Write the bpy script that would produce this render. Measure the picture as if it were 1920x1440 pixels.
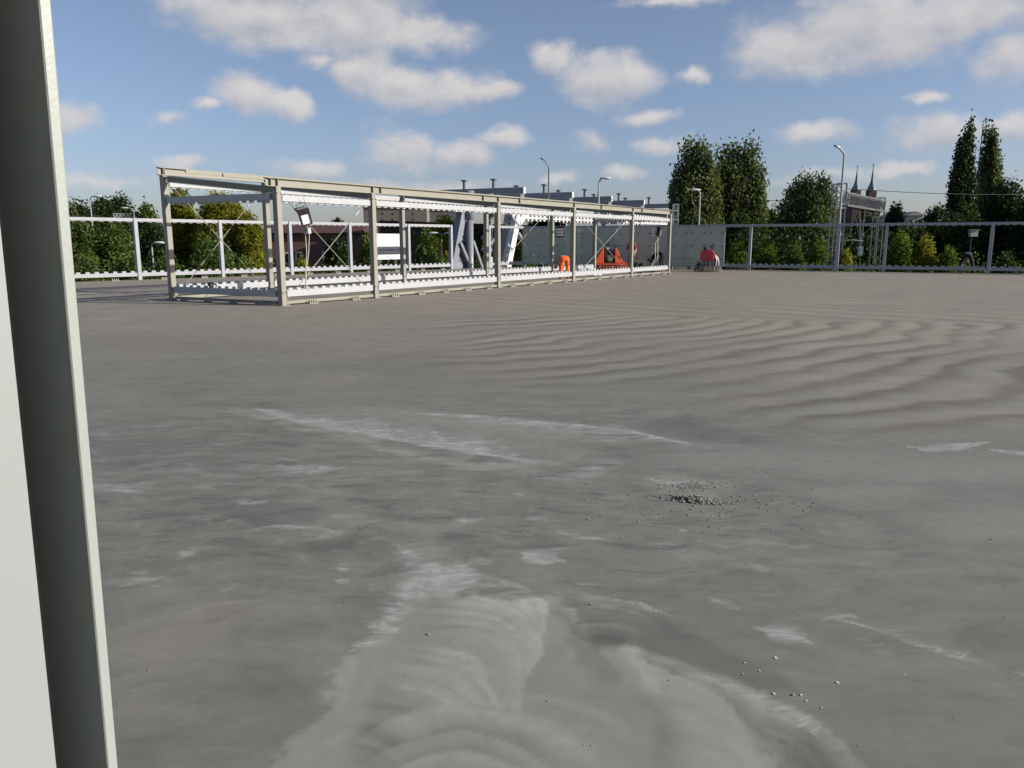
import bpy, math, random
import numpy as np
from mathutils import Vector, Matrix

random.seed(7)
RNG = np.random.default_rng(11)
for _o in list(bpy.data.objects):
    bpy.data.objects.remove(_o)
S = bpy.context.scene
COL = S.collection

# ------------------------------------------------------------------ camera
F = 1450.0                       # focal length in pixels of a 1920 wide frame
HORIZON = 453.0
PITCH = math.atan((720 - HORIZON) / F)
EYE = Vector((0, 0, 1.6))
cam_d = bpy.data.cameras.new('camera')
cam_d.sensor_width = 36
cam_d.lens = F / 1920 * 36
cam_d.clip_start = 0.05
cam_d.clip_end = 6000
cam = bpy.data.objects.new('camera', cam_d)
COL.objects.link(cam)
cam.location = EYE
cam.rotation_euler = (math.pi / 2 - PITCH, 0, 0)
S.camera = cam

# ------------------------------------------------------------------ light
SUN_EL = math.radians(23)
SUN_AZ = math.atan2(0.98, -0.20)          # clockwise from +Y
SUN_DIR = Vector((math.sin(SUN_AZ) * math.cos(SUN_EL), math.cos(SUN_AZ) * math.cos(SUN_EL), math.sin(SUN_EL)))
sun_d = bpy.data.lights.new('sun', 'SUN')
sun_d.energy = 5.0
sun_d.angle = math.radians(0.5)
sun_d.color = (1.0, 0.94, 0.85)
sun = bpy.data.objects.new('sun', sun_d)
COL.objects.link(sun)
sun.rotation_euler = SUN_DIR.to_track_quat('Z', 'Y').to_euler()
S.view_settings.view_transform = 'Standard'
S.view_settings.look = 'None'
S.view_settings.gamma = 1
S.view_settings.exposure = 0.5
S.view_settings.use_curve_mapping = False


def ray(px, py):
    v = Vector(((px - 960) / F, 0, 0)) + Vector((0, math.cos(PITCH), -math.sin(PITCH))) \
        + Vector((0, math.sin(PITCH), math.cos(PITCH))) * ((720 - py) / F)
    return v


def G(px, py, z=0.0):
    r = ray(px, py)
    return EYE + r * ((z - EYE.z) / r.z)


def at(px, py, D):
    r = ray(px, py)
    return EYE + r * (D / r.y)


# ------------------------------------------------------------------ world: sky with cumulus clouds
SKY = 0.062
world = bpy.data.worlds.new('World')
S.world = world
world.use_nodes = True
wt = world.node_tree
wt.nodes.clear()


class NT:
    """small helper for writing node trees"""

    def __init__(s, tree):
        s.t = tree

    def n(s, typ, **kw):
        nd = s.t.nodes.new(typ)
        for k, v in kw.items():
            setattr(nd, k, v)
        return nd

    def put(s, sock, val):
        if hasattr(val, 'is_output'):
            s.t.links.new(val, sock)
        else:
            if sock.type == 'RGBA' and len(val) == 3:
                val = (*val, 1)
            sock.default_value = val

    def m(s, op, a, b=None, c=None, clamp=False):
        nd = s.n('ShaderNodeMath', operation=op)
        nd.use_clamp = clamp
        for i, v in enumerate((a, b, c)):
            if v is not None:
                s.put(nd.inputs[i], v)
        return nd.outputs[0]

    def vm(s, op, a, b=None, out=0):
        nd = s.n('ShaderNodeVectorMath', operation=op)
        s.put(nd.inputs[0], a)
        if b is not None:
            s.put(nd.inputs['Scale'] if op == 'SCALE' else nd.inputs[1], b)
        return nd.outputs['Value'] if op in ('LENGTH', 'DOT_PRODUCT', 'DISTANCE') else nd.outputs[0]

    def ss(s, x, a, b, lo=0.0, hi=1.0):
        nd = s.n('ShaderNodeMapRange', interpolation_type='SMOOTHSTEP')
        s.put(nd.inputs[0], x)
        for i, v in enumerate((a, b, lo, hi)):
            s.put(nd.inputs[i + 1], v)
        return nd.outputs[0]

    def noise(s, vec, scale, detail=4, rough=0.5, dist=0.0, col=False):
        nd = s.n('ShaderNodeTexNoise')
        if vec is not None:
            s.put(nd.inputs['Vector'], vec)
        nd.inputs['Scale'].default_value = scale
        nd.inputs['Detail'].default_value = detail
        nd.inputs['Roughness'].default_value = rough
        nd.inputs['Distortion'].default_value = dist
        return nd.outputs['Color' if col else 'Fac']

    def mix(s, f, a, b, mode='MIX'):
        nd = s.n('ShaderNodeMix', data_type='RGBA', blend_type=mode)
        s.put(nd.inputs[0], f)
        s.put(nd.inputs[6], a)
        s.put(nd.inputs[7], b)
        return nd.outputs[2]

    def attr(s, name):
        nd = s.n('ShaderNodeAttribute')
        nd.attribute_name = name
        return nd.outputs['Fac']

    def xyz(s, x, y, z):
        nd = s.n('ShaderNodeCombineXYZ')
        for i, v in enumerate((x, y, z)):
            s.put(nd.inputs[i], v)
        return nd.outputs[0]


W = NT(wt)
sky = W.n('ShaderNodeTexSky', sky_type='NISHITA')
sky.sun_disc = False
sky.sun_elevation = SUN_EL
sky.sun_rotation = SUN_AZ
sky.altitude = 100
sky.air_density = 1.0
sky.dust_density = 1.0
sky.ozone_density = 3.0
tc = W.n('ShaderNodeTexCoord')
dirn = W.vm('NORMALIZE', tc.outputs['Generated'])
sp = W.n('ShaderNodeSeparateXYZ')
W.put(sp.inputs[0], dirn)
az = W.m('ARCTAN2', sp.outputs[0], sp.outputs[1])
el = W.m('ARCSINE', sp.outputs[2])
warp = W.vm('SUBTRACT', W.noise(dirn, 9.0, 5, 0.6, col=True), (0.5, 0.5, 0.5))
warp = W.vm('MULTIPLY', warp, (0.085, 0.055, 0.0))
pos = W.vm('ADD', W.xyz(az, el, 0.0), warp)
CLOUDS = [  # centre x, y, half width, half height (photo pixels), weight
    (470, 28, 150, 62, 1.0), (640, 48, 160, 62, 1.0), (790, 72, 120, 34, .9), (560, -40, 260, 50, 1.0),
    (690, 140, 85, 48, 1.0), (790, 165, 160, 46, 1.0), (905, 172, 85, 26, .9), (585, 115, 45, 20, .55),
    (470, 188, 58, 42, 1.0), (535, 200, 52, 28, 1.0), (395, 200, 38, 14, .7),
    (135, 215, 60, 34, 1.0), (305, 218, 40, 18, .7),
    (760, 282, 85, 38, 1.0), (860, 295, 85, 28, .95), (950, 268, 60, 22, .85),
    (1040, 105, 58, 38, 1.0), (1150, 145, 100, 50, .95), (1295, 138, 34, 18, .7),
    (1500, 85, 135, 56, 1.0), (1650, 55, 190, 66, 1.05), (1800, 15, 130, 55, 1.05),
    (1900, 90, 70, 55, .8), (1215, 215, 46, 20, .85), (1110, 270, 40, 26, .75),
    (1250, 268, 60, 24, .75), (1530, 250, 75, 27, .85), (1750, 245, 85, 36, .85), (1895, 240, 60, 24, .8),
    (335, 307, 50, 18, .9), (570, 318, 85, 22, .8), (1690, 312, 60, 13, .85), (1723, 180, 34, 11, .75),
    (1165, 322, 60, 20, .75), (1040, 338, 50, 16, .8), (200, 335, 130, 15, .6), (1250, 0, 130, 14, .6),
    (800, 345, 180, 14, .5), (1500, 330, 140, 14, .5)]
def cloud_field(pp):
    f_ = None
    for cx, cy, hw, hh, wgt in CLOUDS:
        d = ray(cx, cy).normalized()
        a0, e0 = math.atan2(d.x, d.y), math.asin(d.z)
        ra, re = hw / F * 1.14, hh / F * 1.14
        q = W.vm('MULTIPLY', W.vm('SUBTRACT', pp, (a0, e0, 0)), (1 / ra, 1 / re, 0))
        v = W.m('MULTIPLY_ADD', W.vm('LENGTH', q), -wgt, wgt)
        f_ = v if f_ is None else W.m('SMOOTH_MAX', f_, v, 0.12)
    return f_


field = cloud_field(pos)
field_up = cloud_field(W.vm('ADD', pos, (0.006, 0.012, 0.0)))
slope = W.m('SUBTRACT', field, field_up)
# the same kind of clouds scattered over the rest of the sky
lump = W.m('MULTIPLY_ADD', W.noise(W.vm('MULTIPLY', dirn, (1, 1, 2.2)), 2.6, 2, 0.5), 4.2, -2.75)
outside = W.m('MAXIMUM', W.ss(W.m('ABSOLUTE', az), 0.62, 0.8), W.ss(el, 0.36, 0.5))
lump = W.m('MULTIPLY_ADD', outside, 3.0, W.m('SUBTRACT', lump, 3.0))
field = W.m('MAXIMUM', field, lump)
billow = W.noise(W.vm('MULTIPLY', dirn, (1, 1, 1.5)), 17.0, 8, 0.58)
dens_in = W.m('MULTIPLY_ADD', W.m('SUBTRACT', billow, 0.5), 1.0, field)
dens = W.ss(dens_in, 0.0, 0.66)
bil2 = W.noise(W.vm('ADD', W.vm('MULTIPLY', dirn, (1, 1, 1.5)), (0.016, 0.0, 0.022)), 17.0, 8, 0.58)
relief = W.m('MULTIPLY', W.m('SUBTRACT', billow, bil2), 1.5)
thick = W.ss(dens_in, 0.25, 1.1)
shade = W.m('ADD', W.m('ADD', W.m('MULTIPLY_ADD', thick, -0.10, 0.55), W.m('MULTIPLY', slope, 0.85)), relief, clamp=True)
ccol = W.mix(shade, (4.9, 5.05, 5.7), (8.0, 7.6, 7.45))
low = W.ss(el, 0.0, 0.2)
dens = W.m('MULTIPLY', dens, W.m('MULTIPLY_ADD', low, 0.3, 0.62))
skyc = W.mix(1.0, sky.outputs[0], W.mix(W.ss(el, 0.0, 0.30), (1.26, 1.20, 1.42), (1.60, 1.37, 1.34)), 'MULTIPLY')      # clearer, bluer air than the model's
final = W.mix(dens, skyc, ccol)
bg = W.n('ShaderNodeBackground')
W.put(bg.inputs[0], final)
bg.inputs[1].default_value = SKY
wo = W.n('ShaderNodeOutputWorld')
wt.links.new(bg.outputs[0], wo.inputs[0])


# ------------------------------------------------------------------ mesh helpers
class MB:
    def __init__(s):
        s.v, s.f, s.mi = [], [], []

    def add(s, vs, fs, mi=0):
        b = len(s.v)
        s.v += [tuple(v) for v in vs]
        s.f += [tuple(b + i for i in f) for f in fs]
        s.mi += [mi] * len(fs)
        return s

    def hexa(s, c8, mi=0):
        return s.add(c8, [(0, 3, 2, 1), (4, 5, 6, 7), (0, 1, 5, 4), (1, 2, 6, 5), (2, 3, 7, 6), (3, 0, 4, 7)], mi)

    def box(s, lo, hi, mi=0, M=None):
        x0, y0, z0 = lo
        x1, y1, z1 = hi
        c = [Vector(p) for p in ((x0, y0, z0), (x1, y0, z0), (x1, y1, z0), (x0, y1, z0),
                                 (x0, y0, z1), (x1, y0, z1), (x1, y1, z1), (x0, y1, z1))]
        if M is not None:
            c = [M @ p for p in c]
        return s.hexa(c, mi)

    def bar(s, a, b, w, h, up=(0, 0, 1), off=(0, 0), mi=0):
        """box from a to b, w wide (sideways), h high (along up), centred, shifted by off=(side, up)"""
        a, b = Vector(a), Vector(b)
        d = (b - a).normalized()
        upv = Vector(up)
        if abs(d.dot(upv)) > 0.99:
            upv = Vector((0, 1, 0))
        side = d.cross(upv).normalized()
        upv = side.cross(d).normalized()
        o = side * off[0] + upv * off[1]
        c = []
        for p in (a, b):
            for sx, sy in ((-1, -1), (1, -1), (1, 1), (-1, 1)):
                c.append(p + o + side * (sx * w / 2) + upv * (sy * h / 2))
        return s.hexa(c, mi)

    def tube(s, pts, r, n=6, mi=0, caps=True):
        pts = [Vector(p) for p in pts]
        rs = r if isinstance(r, (list, tuple)) else [r] * len(pts)
        base = len(s.v)
        prev = None
        for i, p in enumerate(pts):
            d = (pts[min(i + 1, len(pts) - 1)] - pts[max(i - 1, 0)])
            d = d.normalized() if d.length > 1e-9 else Vector((0, 0, 1))
            if prev is None:
                a = Vector((0, 0, 1)) if abs(d.z) < 0.9 else Vector((1, 0, 0))
                prev = d.cross(a).normalized()
            prev = (prev - d * prev.dot(d)).normalized()
            q = d.cross(prev)
            for k in range(n):
                t = 2 * math.pi * k / n
                s.v.append(tuple(p + (prev * math.cos(t) + q * math.sin(t)) * rs[i]))
        for i in range(len(pts) - 1):
            for k in range(n):
                a = base + i * n + k
                b = base + i * n + (k + 1) % n
                s.f.append((a, b, b + n, a + n))
                s.mi.append(mi)
        if caps:
            s.f.append(tuple(base + k for k in range(n))[::-1])
            s.f.append(tuple(base + (len(pts) - 1) * n + k for k in range(n)))
            s.mi += [mi, mi]
        return s

    def prism(s, poly, d, mi=0):
        """extrude a list of 3-D points by the vector d"""
        poly = [Vector(p) for p in poly]
        n = len(poly)
        d = Vector(d)
        f = [tuple(range(n))[::-1], tuple(range(n, 2 * n))]
        f += [(i, (i + 1) % n, n + (i + 1) % n, n + i) for i in range(n)]
        return s.add(poly + [p + d for p in poly], f, mi)

    def lathe(s, prof, c=(0, 0, 0), n=12, mi=0, M=None):
        c = Vector(c)
        vs, fs = [], []
        for r, z in prof:
            for k in range(n):
                t = 2 * math.pi * k / n
                p = Vector((r * math.cos(t), r * math.sin(t), z))
                vs.append((M @ p if M is not None else p) + c)
        for i in range(len(prof) - 1):
            for k in range(n):
                fs.append((i * n + k, i * n + (k + 1) % n, (i + 1) * n + (k + 1) % n, (i + 1) * n + k))
        fs.append(tuple(range(n))[::-1])
        fs.append(tuple((len(prof) - 1) * n + k for k in range(n)))
        return s.add(vs, fs, mi)

    def build(s, name, mat, parent=None, smooth=False, bevel=0.0, loc=None):
        me = bpy.data.meshes.new(name)
        vs = s.v
        if loc is not None:
            vs = [(x - loc[0], y - loc[1], z - loc[2]) for x, y, z in s.v]
        me.from_pydata(vs, [], s.f)
        mats = mat if isinstance(mat, (list, tuple)) else [mat]
        for m_ in mats:
            me.materials.append(m_)
        if len(mats) > 1:
            me.polygons.foreach_set('material_index', s.mi)
        if smooth:
            me.polygons.foreach_set('use_smooth', [True] * len(me.polygons))
        me.update()
        o = bpy.data.objects.new(name, me)
        COL.objects.link(o)
        if loc is not None:
            o.location = loc
        if parent is not None:
            o.parent = parent
            # parts are built in world coordinates: undo the parent's transform
            o.matrix_parent_inverse = pinv(parent)
        if bevel:
            bv = o.modifiers.new('bevel', 'BEVEL')
            bv.width = bevel
            bv.segments = 1
            bv.limit_method = 'ANGLE'
        return o


def wmat(o):
    m = Matrix.LocRotScale(o.location, o.rotation_euler, o.scale)
    if o.parent is not None:
        m = wmat(o.parent) @ o.matrix_parent_inverse @ m
    return m


def pinv(o):
    return wmat(o).inverted()


def tag(o, label=None, cat=None, group=None, kind=None):
    if label:
        o['label'] = label
    if cat:
        o['category'] = cat
    if group:
        o['group'] = group
    if kind:
        o['kind'] = kind
    return o


def thing(name, label, cat, loc=(0, 0, 0), group=None):
    o = bpy.data.objects.new(name, None)
    COL.objects.link(o)
    o.location = loc
    o.empty_display_size = 0.2
    return tag(o, label, cat, group)


def share(o, name, parent, M):
    """another part with the same mesh, moved by the matrix M (world)"""
    c = bpy.data.objects.new(name, o.data)
    COL.objects.link(c)
    c.parent = parent
    c.matrix_parent_inverse = pinv(parent)
    c.matrix_basis = M
    return c


# ------------------------------------------------------------------ materials
MATS = {}


def mat(name, col, rough=0.55, metal=0.0, var=0.12, scale=3.0, spec=0.4, dirt=None, dirt_amt=0.0, bump=0.0, emit=None):
    if name in MATS:
        return MATS[name]
    m_ = bpy.data.materials.new(name)
    m_.use_nodes = True
    t = m_.node_tree
    N = NT(t)
    b = t.nodes['Principled BSDF']
    g = N.n('ShaderNodeNewGeometry')
    P = g.outputs['Position']
    n1 = N.noise(P, scale, 5, 0.6)
    f = N.m('MULTIPLY_ADD', n1, 2 * var, 1 - var)
    c = N.mix(1.0, col, N.xyz(f, f, f), 'MULTIPLY')
    if dirt is not None:
        dn = N.ss(N.noise(P, scale * 2.7, 6, 0.65), 0.5, 0.72)
        c = N.mix(N.m('MULTIPLY', dn, dirt_amt), c, dirt)
    N.put(b.inputs['Base Color'], c)
    N.put(b.inputs['Roughness'], N.m('MULTIPLY_ADD', n1, 0.2, rough - 0.1))
    b.inputs['Metallic'].default_value = metal
    b.inputs['Specular IOR Level'].default_value = spec
    if bump:
        bp = N.n('ShaderNodeBump')
        bp.inputs['Strength'].default_value = bump
        bp.inputs['Distance'].default_value = 0.02
        N.put(bp.inputs['Height'], N.noise(P, scale * 8, 4, 0.6))
        N.put(b.inputs['Normal'], bp.outputs[0])
    MATS[name] = m_
    return m_


def leafmat(name, a, b_, trans=0.35):
    if name in MATS:
        return MATS[name]
    m_ = bpy.data.materials.new(name)
    m_.use_nodes = True
    t = m_.node_tree
    N = NT(t)
    b = t.nodes['Principled BSDF']
    g = N.n('ShaderNodeNewGeometry')
    rnd = g.outputs['Random Per Island']
    cl = N.noise(g.outputs['Position'], 0.55, 3, 0.6)
    f = N.m('ADD', N.m('MULTIPLY', rnd, 0.6), N.ss(cl, 0.35, 0.65, 0, 0.4))
    c = N.mix(f, a, b_)
    N.put(b.inputs['Base Color'], c)
    b.inputs['Roughness'].default_value = 0.5
    b.inputs['Specular IOR Level'].default_value = 0.15
    tr = N.n('ShaderNodeBsdfTranslucent')
    N.put(tr.inputs[0], N.mix(1.0, c, (1.1, 1.25, 0.5), 'MULTIPLY'))
    mx = N.n('ShaderNodeMixShader')
    mx.inputs[0].default_value = trans
    t.links.new(b.outputs[0], mx.inputs[1])
    t.links.new(tr.outputs[0], mx.inputs[2])
    t.links.new(mx.outputs[0], t.nodes['Material Output'].inputs[0])
    MATS[name] = m_
    return m_


CREAM = mat('cream paint', (0.225, 0.219, 0.178), 0.5, var=0.07, scale=2.0, dirt=(0.18, 0.16, 0.12), dirt_amt=0.3)
CREAMW = mat('pale painted web', (0.262, 0.288, 0.272), 0.42, var=0.08, scale=15.0, dirt=(0.28, 0.25, 0.19), dirt_amt=0.15, bump=0.05)
GALV = mat('galvanised rail', (0.34, 0.352, 0.362), 0.42, var=0.10, scale=2.5, dirt=(0.27, 0.28, 0.30), dirt_amt=0.5, spec=0.5)
GALVF = mat('galvanised fence', (0.28, 0.287, 0.315), 0.45, var=0.10, scale=2.5, dirt=(0.24, 0.25, 0.28), dirt_amt=0.4, spec=0.5)
STEEL = mat('blue grey steel', (0.20, 0.215, 0.245), 0.45, var=0.1)
WHITE = mat('white paint', (0.55, 0.55, 0.535), 0.5, var=0.05)
DARKS = mat('dark steel', (0.10, 0.105, 0.115), 0.5, var=0.15)
BLACK = mat('black plastic', (0.018, 0.018, 0.02), 0.45, var=0.2)
ORANGE = mat('orange red paint', (0.60, 0.08, 0.02), 0.4, var=0.12, scale=6, dirt=(0.3, 0.14, 0.1), dirt_amt=0.4)
RED = mat('crimson paint', (0.42, 0.035, 0.05), 0.4, var=0.15, scale=7, dirt=(0.4, 0.25, 0.25), dirt_amt=0.4)
DUSTY = mat('dusty bare metal', (0.19, 0.165, 0.145), 0.6, var=0.25, scale=9)
CABLE = mat('pale cable', (0.55, 0.53, 0.46), 0.6)
POLE = mat('lamp pole grey', (0.27, 0.28, 0.29), 0.5, var=0.08)
LAMPW = mat('lamp head white', (0.5, 0.505, 0.51), 0.4, var=0.05)
BARK = mat('bark', (0.10, 0.08, 0.06), 0.9, var=0.35, scale=5)
WOOD = mat('pale wood', (0.50, 0.36, 0.20), 0.7, var=0.15, scale=8)
BAGW = mat('white plastic sheet', (0.62, 0.625, 0.63), 0.35, var=0.06, scale=8)
BRICK = mat('dark brick', (0.13, 0.07, 0.06), 0.85, var=0.25, scale=1.2)
ROOFR = mat('red brown roof', (0.07, 0.028, 0.026), 0.8, var=0.25, scale=1.5)  # red brown darkened as if the roof lay in shadow
FLAT = mat('grey brown render', (0.17, 0.145, 0.125), 0.85, var=0.12, scale=0.6)
WINDK = mat('dark window glass', (0.03, 0.035, 0.045), 0.15, var=0.1, spec=0.6)
COPPER = mat('copper green', (0.09, 0.17, 0.16), 0.6, var=0.2, scale=0.6)
SOIL = mat('bare earth', (0.20, 0.17, 0.14), 0.95, var=0.25, scale=0.8)
STONE = mat('cement crumbs', (0.22, 0.21, 0.19), 0.9, var=0.3, scale=20)
SKIN = mat('skin', (0.50, 0.30, 0.22), 0.55, var=0.05)
GREYTX = mat('grey cotton', (0.25, 0.255, 0.27), 0.85, var=0.1, scale=9)
DARKTX = mat('black work cloth', (0.008, 0.009, 0.011), 0.85, var=0.2, scale=9)
NAVYTX = mat('navy work cloth', (0.009, 0.011, 0.019), 0.85, var=0.2, scale=9)
ORANGTX = mat('orange safety cloth', (0.85, 0.13, 0.012), 0.75, var=0.08, scale=9)
REDTX = mat('dark red cloth', (0.22, 0.03, 0.03), 0.8, var=0.1)
BOOT = mat('boot leather', (0.05, 0.035, 0.025), 0.7)
SILVER = mat('silvery reflector', (0.80, 0.81, 0.82), 0.3, metal=0.15, var=0.1, scale=14)
HAIR = mat('dark hair', (0.03, 0.022, 0.016), 0.7)

# ------------------------------------------------------------------ layout of the deck
P2 = G(530, 573)
P1 = G(325, 563)
P6 = G(1252, 513)
FRONT = [G(x, 573 + (x - 530) * (513 - 573) / (1252 - 530)) for x in (530, 703, 933, 1073, 1182, 1252)]
VOFF = P1 - P2
BACK = [p + VOFF for p in FRONT]
U = (P6 - P2).normalized()              # along the pavilion
V = VOFF.normalized()                   # across it, away from the camera
NRM = Vector((U.y, -U.x, 0))            # the side of the long wall that faces the sun
Z = Vector((0, 0, 1))
FA = [G(x, 525 + (x - 262) * (500.3 - 525) / (982 - 262)) for x in (-160, 60, 262, 418, 547, 658, 767, 846, 917, 982)]
CORNER = FA[-1]
FRY = lambda x: 500.3 + (x - 982) * (513.5 - 500.3) / (1852 - 982)
FRX = (982, 1122, 1258, 1404, 1567, 1656, 1852, 2060, 2300)
FR = [G(x, FRY(x)) for x in FRX]
UA = (CORNER - FA[2]).normalized()
VR = (FR[-1] - CORNER).normalized()

# ------------------------------------------------------------------ setting: ground below and the concrete deck
GZ = -5.5


def ground():
    m_ = bpy.data.materials.new('rough grass and earth')
    m_.use_nodes = True
    N = NT(m_.node_tree)
    b = m_.node_tree.nodes['Principled BSDF']
    g = N.n('ShaderNodeNewGeometry')
    a = N.noise(g.outputs['Position'], 0.12, 6, 0.65)
    c = N.mix(N.ss(a, 0.42, 0.6), (0.045, 0.07, 0.02), (0.12, 0.11, 0.06))
    c = N.mix(N.ss(N.noise(g.outputs['Position'], 1.7, 4), 0.5, 0.7, 0, 0.5), c, (0.03, 0.05, 0.015))
    N.put(b.inputs['Base Color'], c)
    b.inputs['Roughness'].default_value = 0.95
    mb = MB()
    n = 28
    xs = [-2600 + 5200 * i / n for i in range(n + 1)]
    for j in range(n + 1):
        for i in range(n + 1):
            mb.v.append((xs[i], -600 + 5600 * j / n, GZ))
    for j in range(n):
        for i in range(n):
            a0 = j * (n + 1) + i
            mb.f.append((a0, a0 + 1, a0 + n + 2, a0 + n + 1))
            mb.mi.append(0)
    tag(mb.build('ground', m_), kind='structure')


ground()


def seg_dist(X, Y, pts):
    """distance of points to a polyline, and the position (0..1) along it"""
    best = np.full(X.shape, 1e9)
    along = np.zeros(X.shape)
    tot = len(pts) - 1
    for i in range(tot):
        ax, ay = pts[i]
        bx, by = pts[i + 1]
        dx, dy = bx - ax, by - ay
        t = np.clip(((X - ax) * dx + (Y - ay) * dy) / (dx * dx + dy * dy + 1e-12), 0, 1)
        d = np.hypot(X - ax - t * dx, Y - ay - t * dy)
        k = d < best
        best[k] = d[k]
        along[k] = ((i + t) / tot)[k]
    return best, along


def inside(X, Y, poly):
    r = np.zeros(X.shape, bool)
    n = len(poly)
    for i in range(n):
        ax, ay = poly[i]
        bx, by = poly[(i + 1) % n]
        if ay == by:
            continue
        c = ((ay > Y) != (by > Y)) & (X < (bx - ax) * (Y - ay) / (by - ay) + ax)
        r ^= c
    return r


def gp(*pp):
    return [tuple(G(x, y).xy) for x, y in pp]


def sdf(X, Y, pp):
    poly = gp(*pp)
    d, _ = seg_dist(X, Y, poly + poly[:1])
    return np.where(inside(X, Y, poly), d, -d)


def sst(x, a, b):
    t = np.clip((x - a) / (b - a), 0, 1)
    return t * t * (3 - 2 * t)


def deck():
    ys = [-6, -4, -2.5, -1.2, -0.3, 0.4, 0.9, 1.3, 1.6]
    while ys[-1] < CORNER.y + 2:
        ys.append(ys[-1] * (1.006 if ys[-1] < 8.5 else 1.013))
    xs = list(np.arange(-80, -9, 0.8)) + list(np.arange(-9, -4, 0.16)) + list(np.arange(-4, -1.9, 0.045)) + list(np.arange(-1.9, 2.3, 0.018)) \
        + list(np.arange(2.3, 9, 0.05)) + list(np.arange(9, 14, 0.16)) + list(np.arange(14, 70, 0.7))
    X, Y = np.meshgrid(np.array(xs), np.array(ys))
    # limits: the fence lines, 0.35 m outside
    na = Vector((-UA.y, UA.x, 0)) * 0.35
    nr = Vector((-VR.y, VR.x, 0)) * 0.35
    a, r = CORNER + na, CORNER + nr
    xl = a.x + (Y - a.y) * UA.x / UA.y
    xr = r.x + (Y - r.y) * VR.x / VR.y
    X = np.minimum(np.maximum(X, xl), np.maximum(xr, xl))
    X = np.where(Y > CORNER.y + 0.4, np.clip(X, CORNER.x, CORNER.x + 0.01), X)
    ny, nx = X.shape
    vid = np.arange(nx * ny).reshape(ny, nx)
    q = np.stack([vid[:-1, :-1], vid[:-1, 1:], vid[1:, 1:], vid[1:, :-1]], -1).reshape(-1, 4)
    xf, yf = X.ravel(), Y.ravel()
    w = np.maximum(np.abs(xf[q[:, 0]] - xf[q[:, 1]]), np.abs(xf[q[:, 2]] - xf[q[:, 3]]))
    q = q[w > 1e-6]
    me = bpy.data.meshes.new('concrete_deck')
    me.vertices.add(nx * ny)
    co = np.zeros((nx * ny, 3), np.float32)
    co[:, 0], co[:, 1] = xf, yf
    me.vertices.foreach_set('co', co.ravel())
    me.loops.add(q.size)
    me.loops.foreach_set('vertex_index', q.ravel().astype(np.int32))
    me.polygons.add(len(q))
    me.polygons.foreach_set('loop_start', np.arange(0, q.size, 4, dtype=np.int32))
    me.update(calc_edges=True)
    me.validate()

    def put(name, arr):
        at_ = me.attributes.new(name, 'FLOAT', 'POINT')
        at_.data.foreach_set('value', np.asarray(arr, np.float32).ravel())

    x, y = xf, yf
    # smooth pseudo noise used to bend the strokes
    wob = 0.35 * np.sin(0.7 * x + 0.9 * y + 1) + 0.22 * np.sin(1.7 * x - 1.1 * y + 2) + 0.1 * np.sin(3.9 * x + 2.3 * y)
    # near set of trowel passes: curving arcs about 0.9 m apart
    A0 = np.array(G(1000, 699).xy)
    cx_, cy_ = A0 + np.array([-9.0, 17.5])
    rad = np.hypot(x - cx_, y - cy_)
    ph_near = rad / 0.66 + 0.5 * wob
    dirn_ = np.array([0.73, -0.68])
    nn = np.array([0.68, 0.73])
    ph_far = (x * nn[0] + y * nn[1]) / 1.05 + 0.22 * wob
    edge = G(1000, 589)
    edge2 = G(1920, 607)
    ex, ey = (edge2 - edge).x, (edge2 - edge).y
    L = math.hypot(ex, ey)
    sd = ((y - edge.y) * ex - (x - edge.x) * ey) / L + 0.5 * wob          # >0 beyond the edge
    far = sst(sd, -0.1, 0.1)
    put('phase_near', ph_near)
    put('phase_far', ph_far)
    put('far', far)
    ripreg = sst(sdf(x, y, ((830, 600), (1100, 585), (2100, 610), (2300, 860), (1900, 812), (1560, 815), (1340, 775),
                            (1270, 715), (1000, 725), (830, 690))) + 0.4 * wob, -0.5, 0.7)
    ripfar = far * sst(x + 0.55 * y, 6.0, 13.0) * (1 - 0.6 * sst(y, 24, 44))
    put('ripple', np.clip(ripreg * (1 - far) + ripfar * 0.42, 0, 1))
    # wide light swathes and dark patches, metres
    fan = sdf(x, y, ((800, 1050), (840, 1052), (885, 1068), (862, 1092), (862, 1118), (925, 1118), (1060, 1114), (1096, 1150),
                     (1084, 1185), (1125, 1210), (1180, 1216), (1300, 1262), (1420, 1305), (1510, 1350), (1540, 1392),
                     (1450, 1420), (1470, 1520), (420, 1520), (520, 1420), (600, 1330), (648, 1225), (742, 1150), (765, 1085)))
    put('fan', fan)
    fan2 = sdf(x, y, ((230, 1440), (300, 1300), (420, 1230), (560, 1130), (470, 1100), (330, 1130), (190, 1180), (200, 1560), (500, 1560)))
    put('fan_left', fan2)
    # arcs inside the fan: distance to the pivots of the trowel
    arcs = np.zeros(x.shape)
    c1 = np.array(G(640, 1560).xy)
    c2 = np.array(G(1000, 1600).xy)
    c3 = np.array(G(1120, 1330).xy)
    d1, d2, d3 = [np.hypot(x - c[0], y - c[1]) for c in (c1, c2, c3)]
    put('arc_a', d1)
    put('arc_b', d2)
    put('arc_c', d3)
    dust = np.zeros(x.shape)

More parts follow.
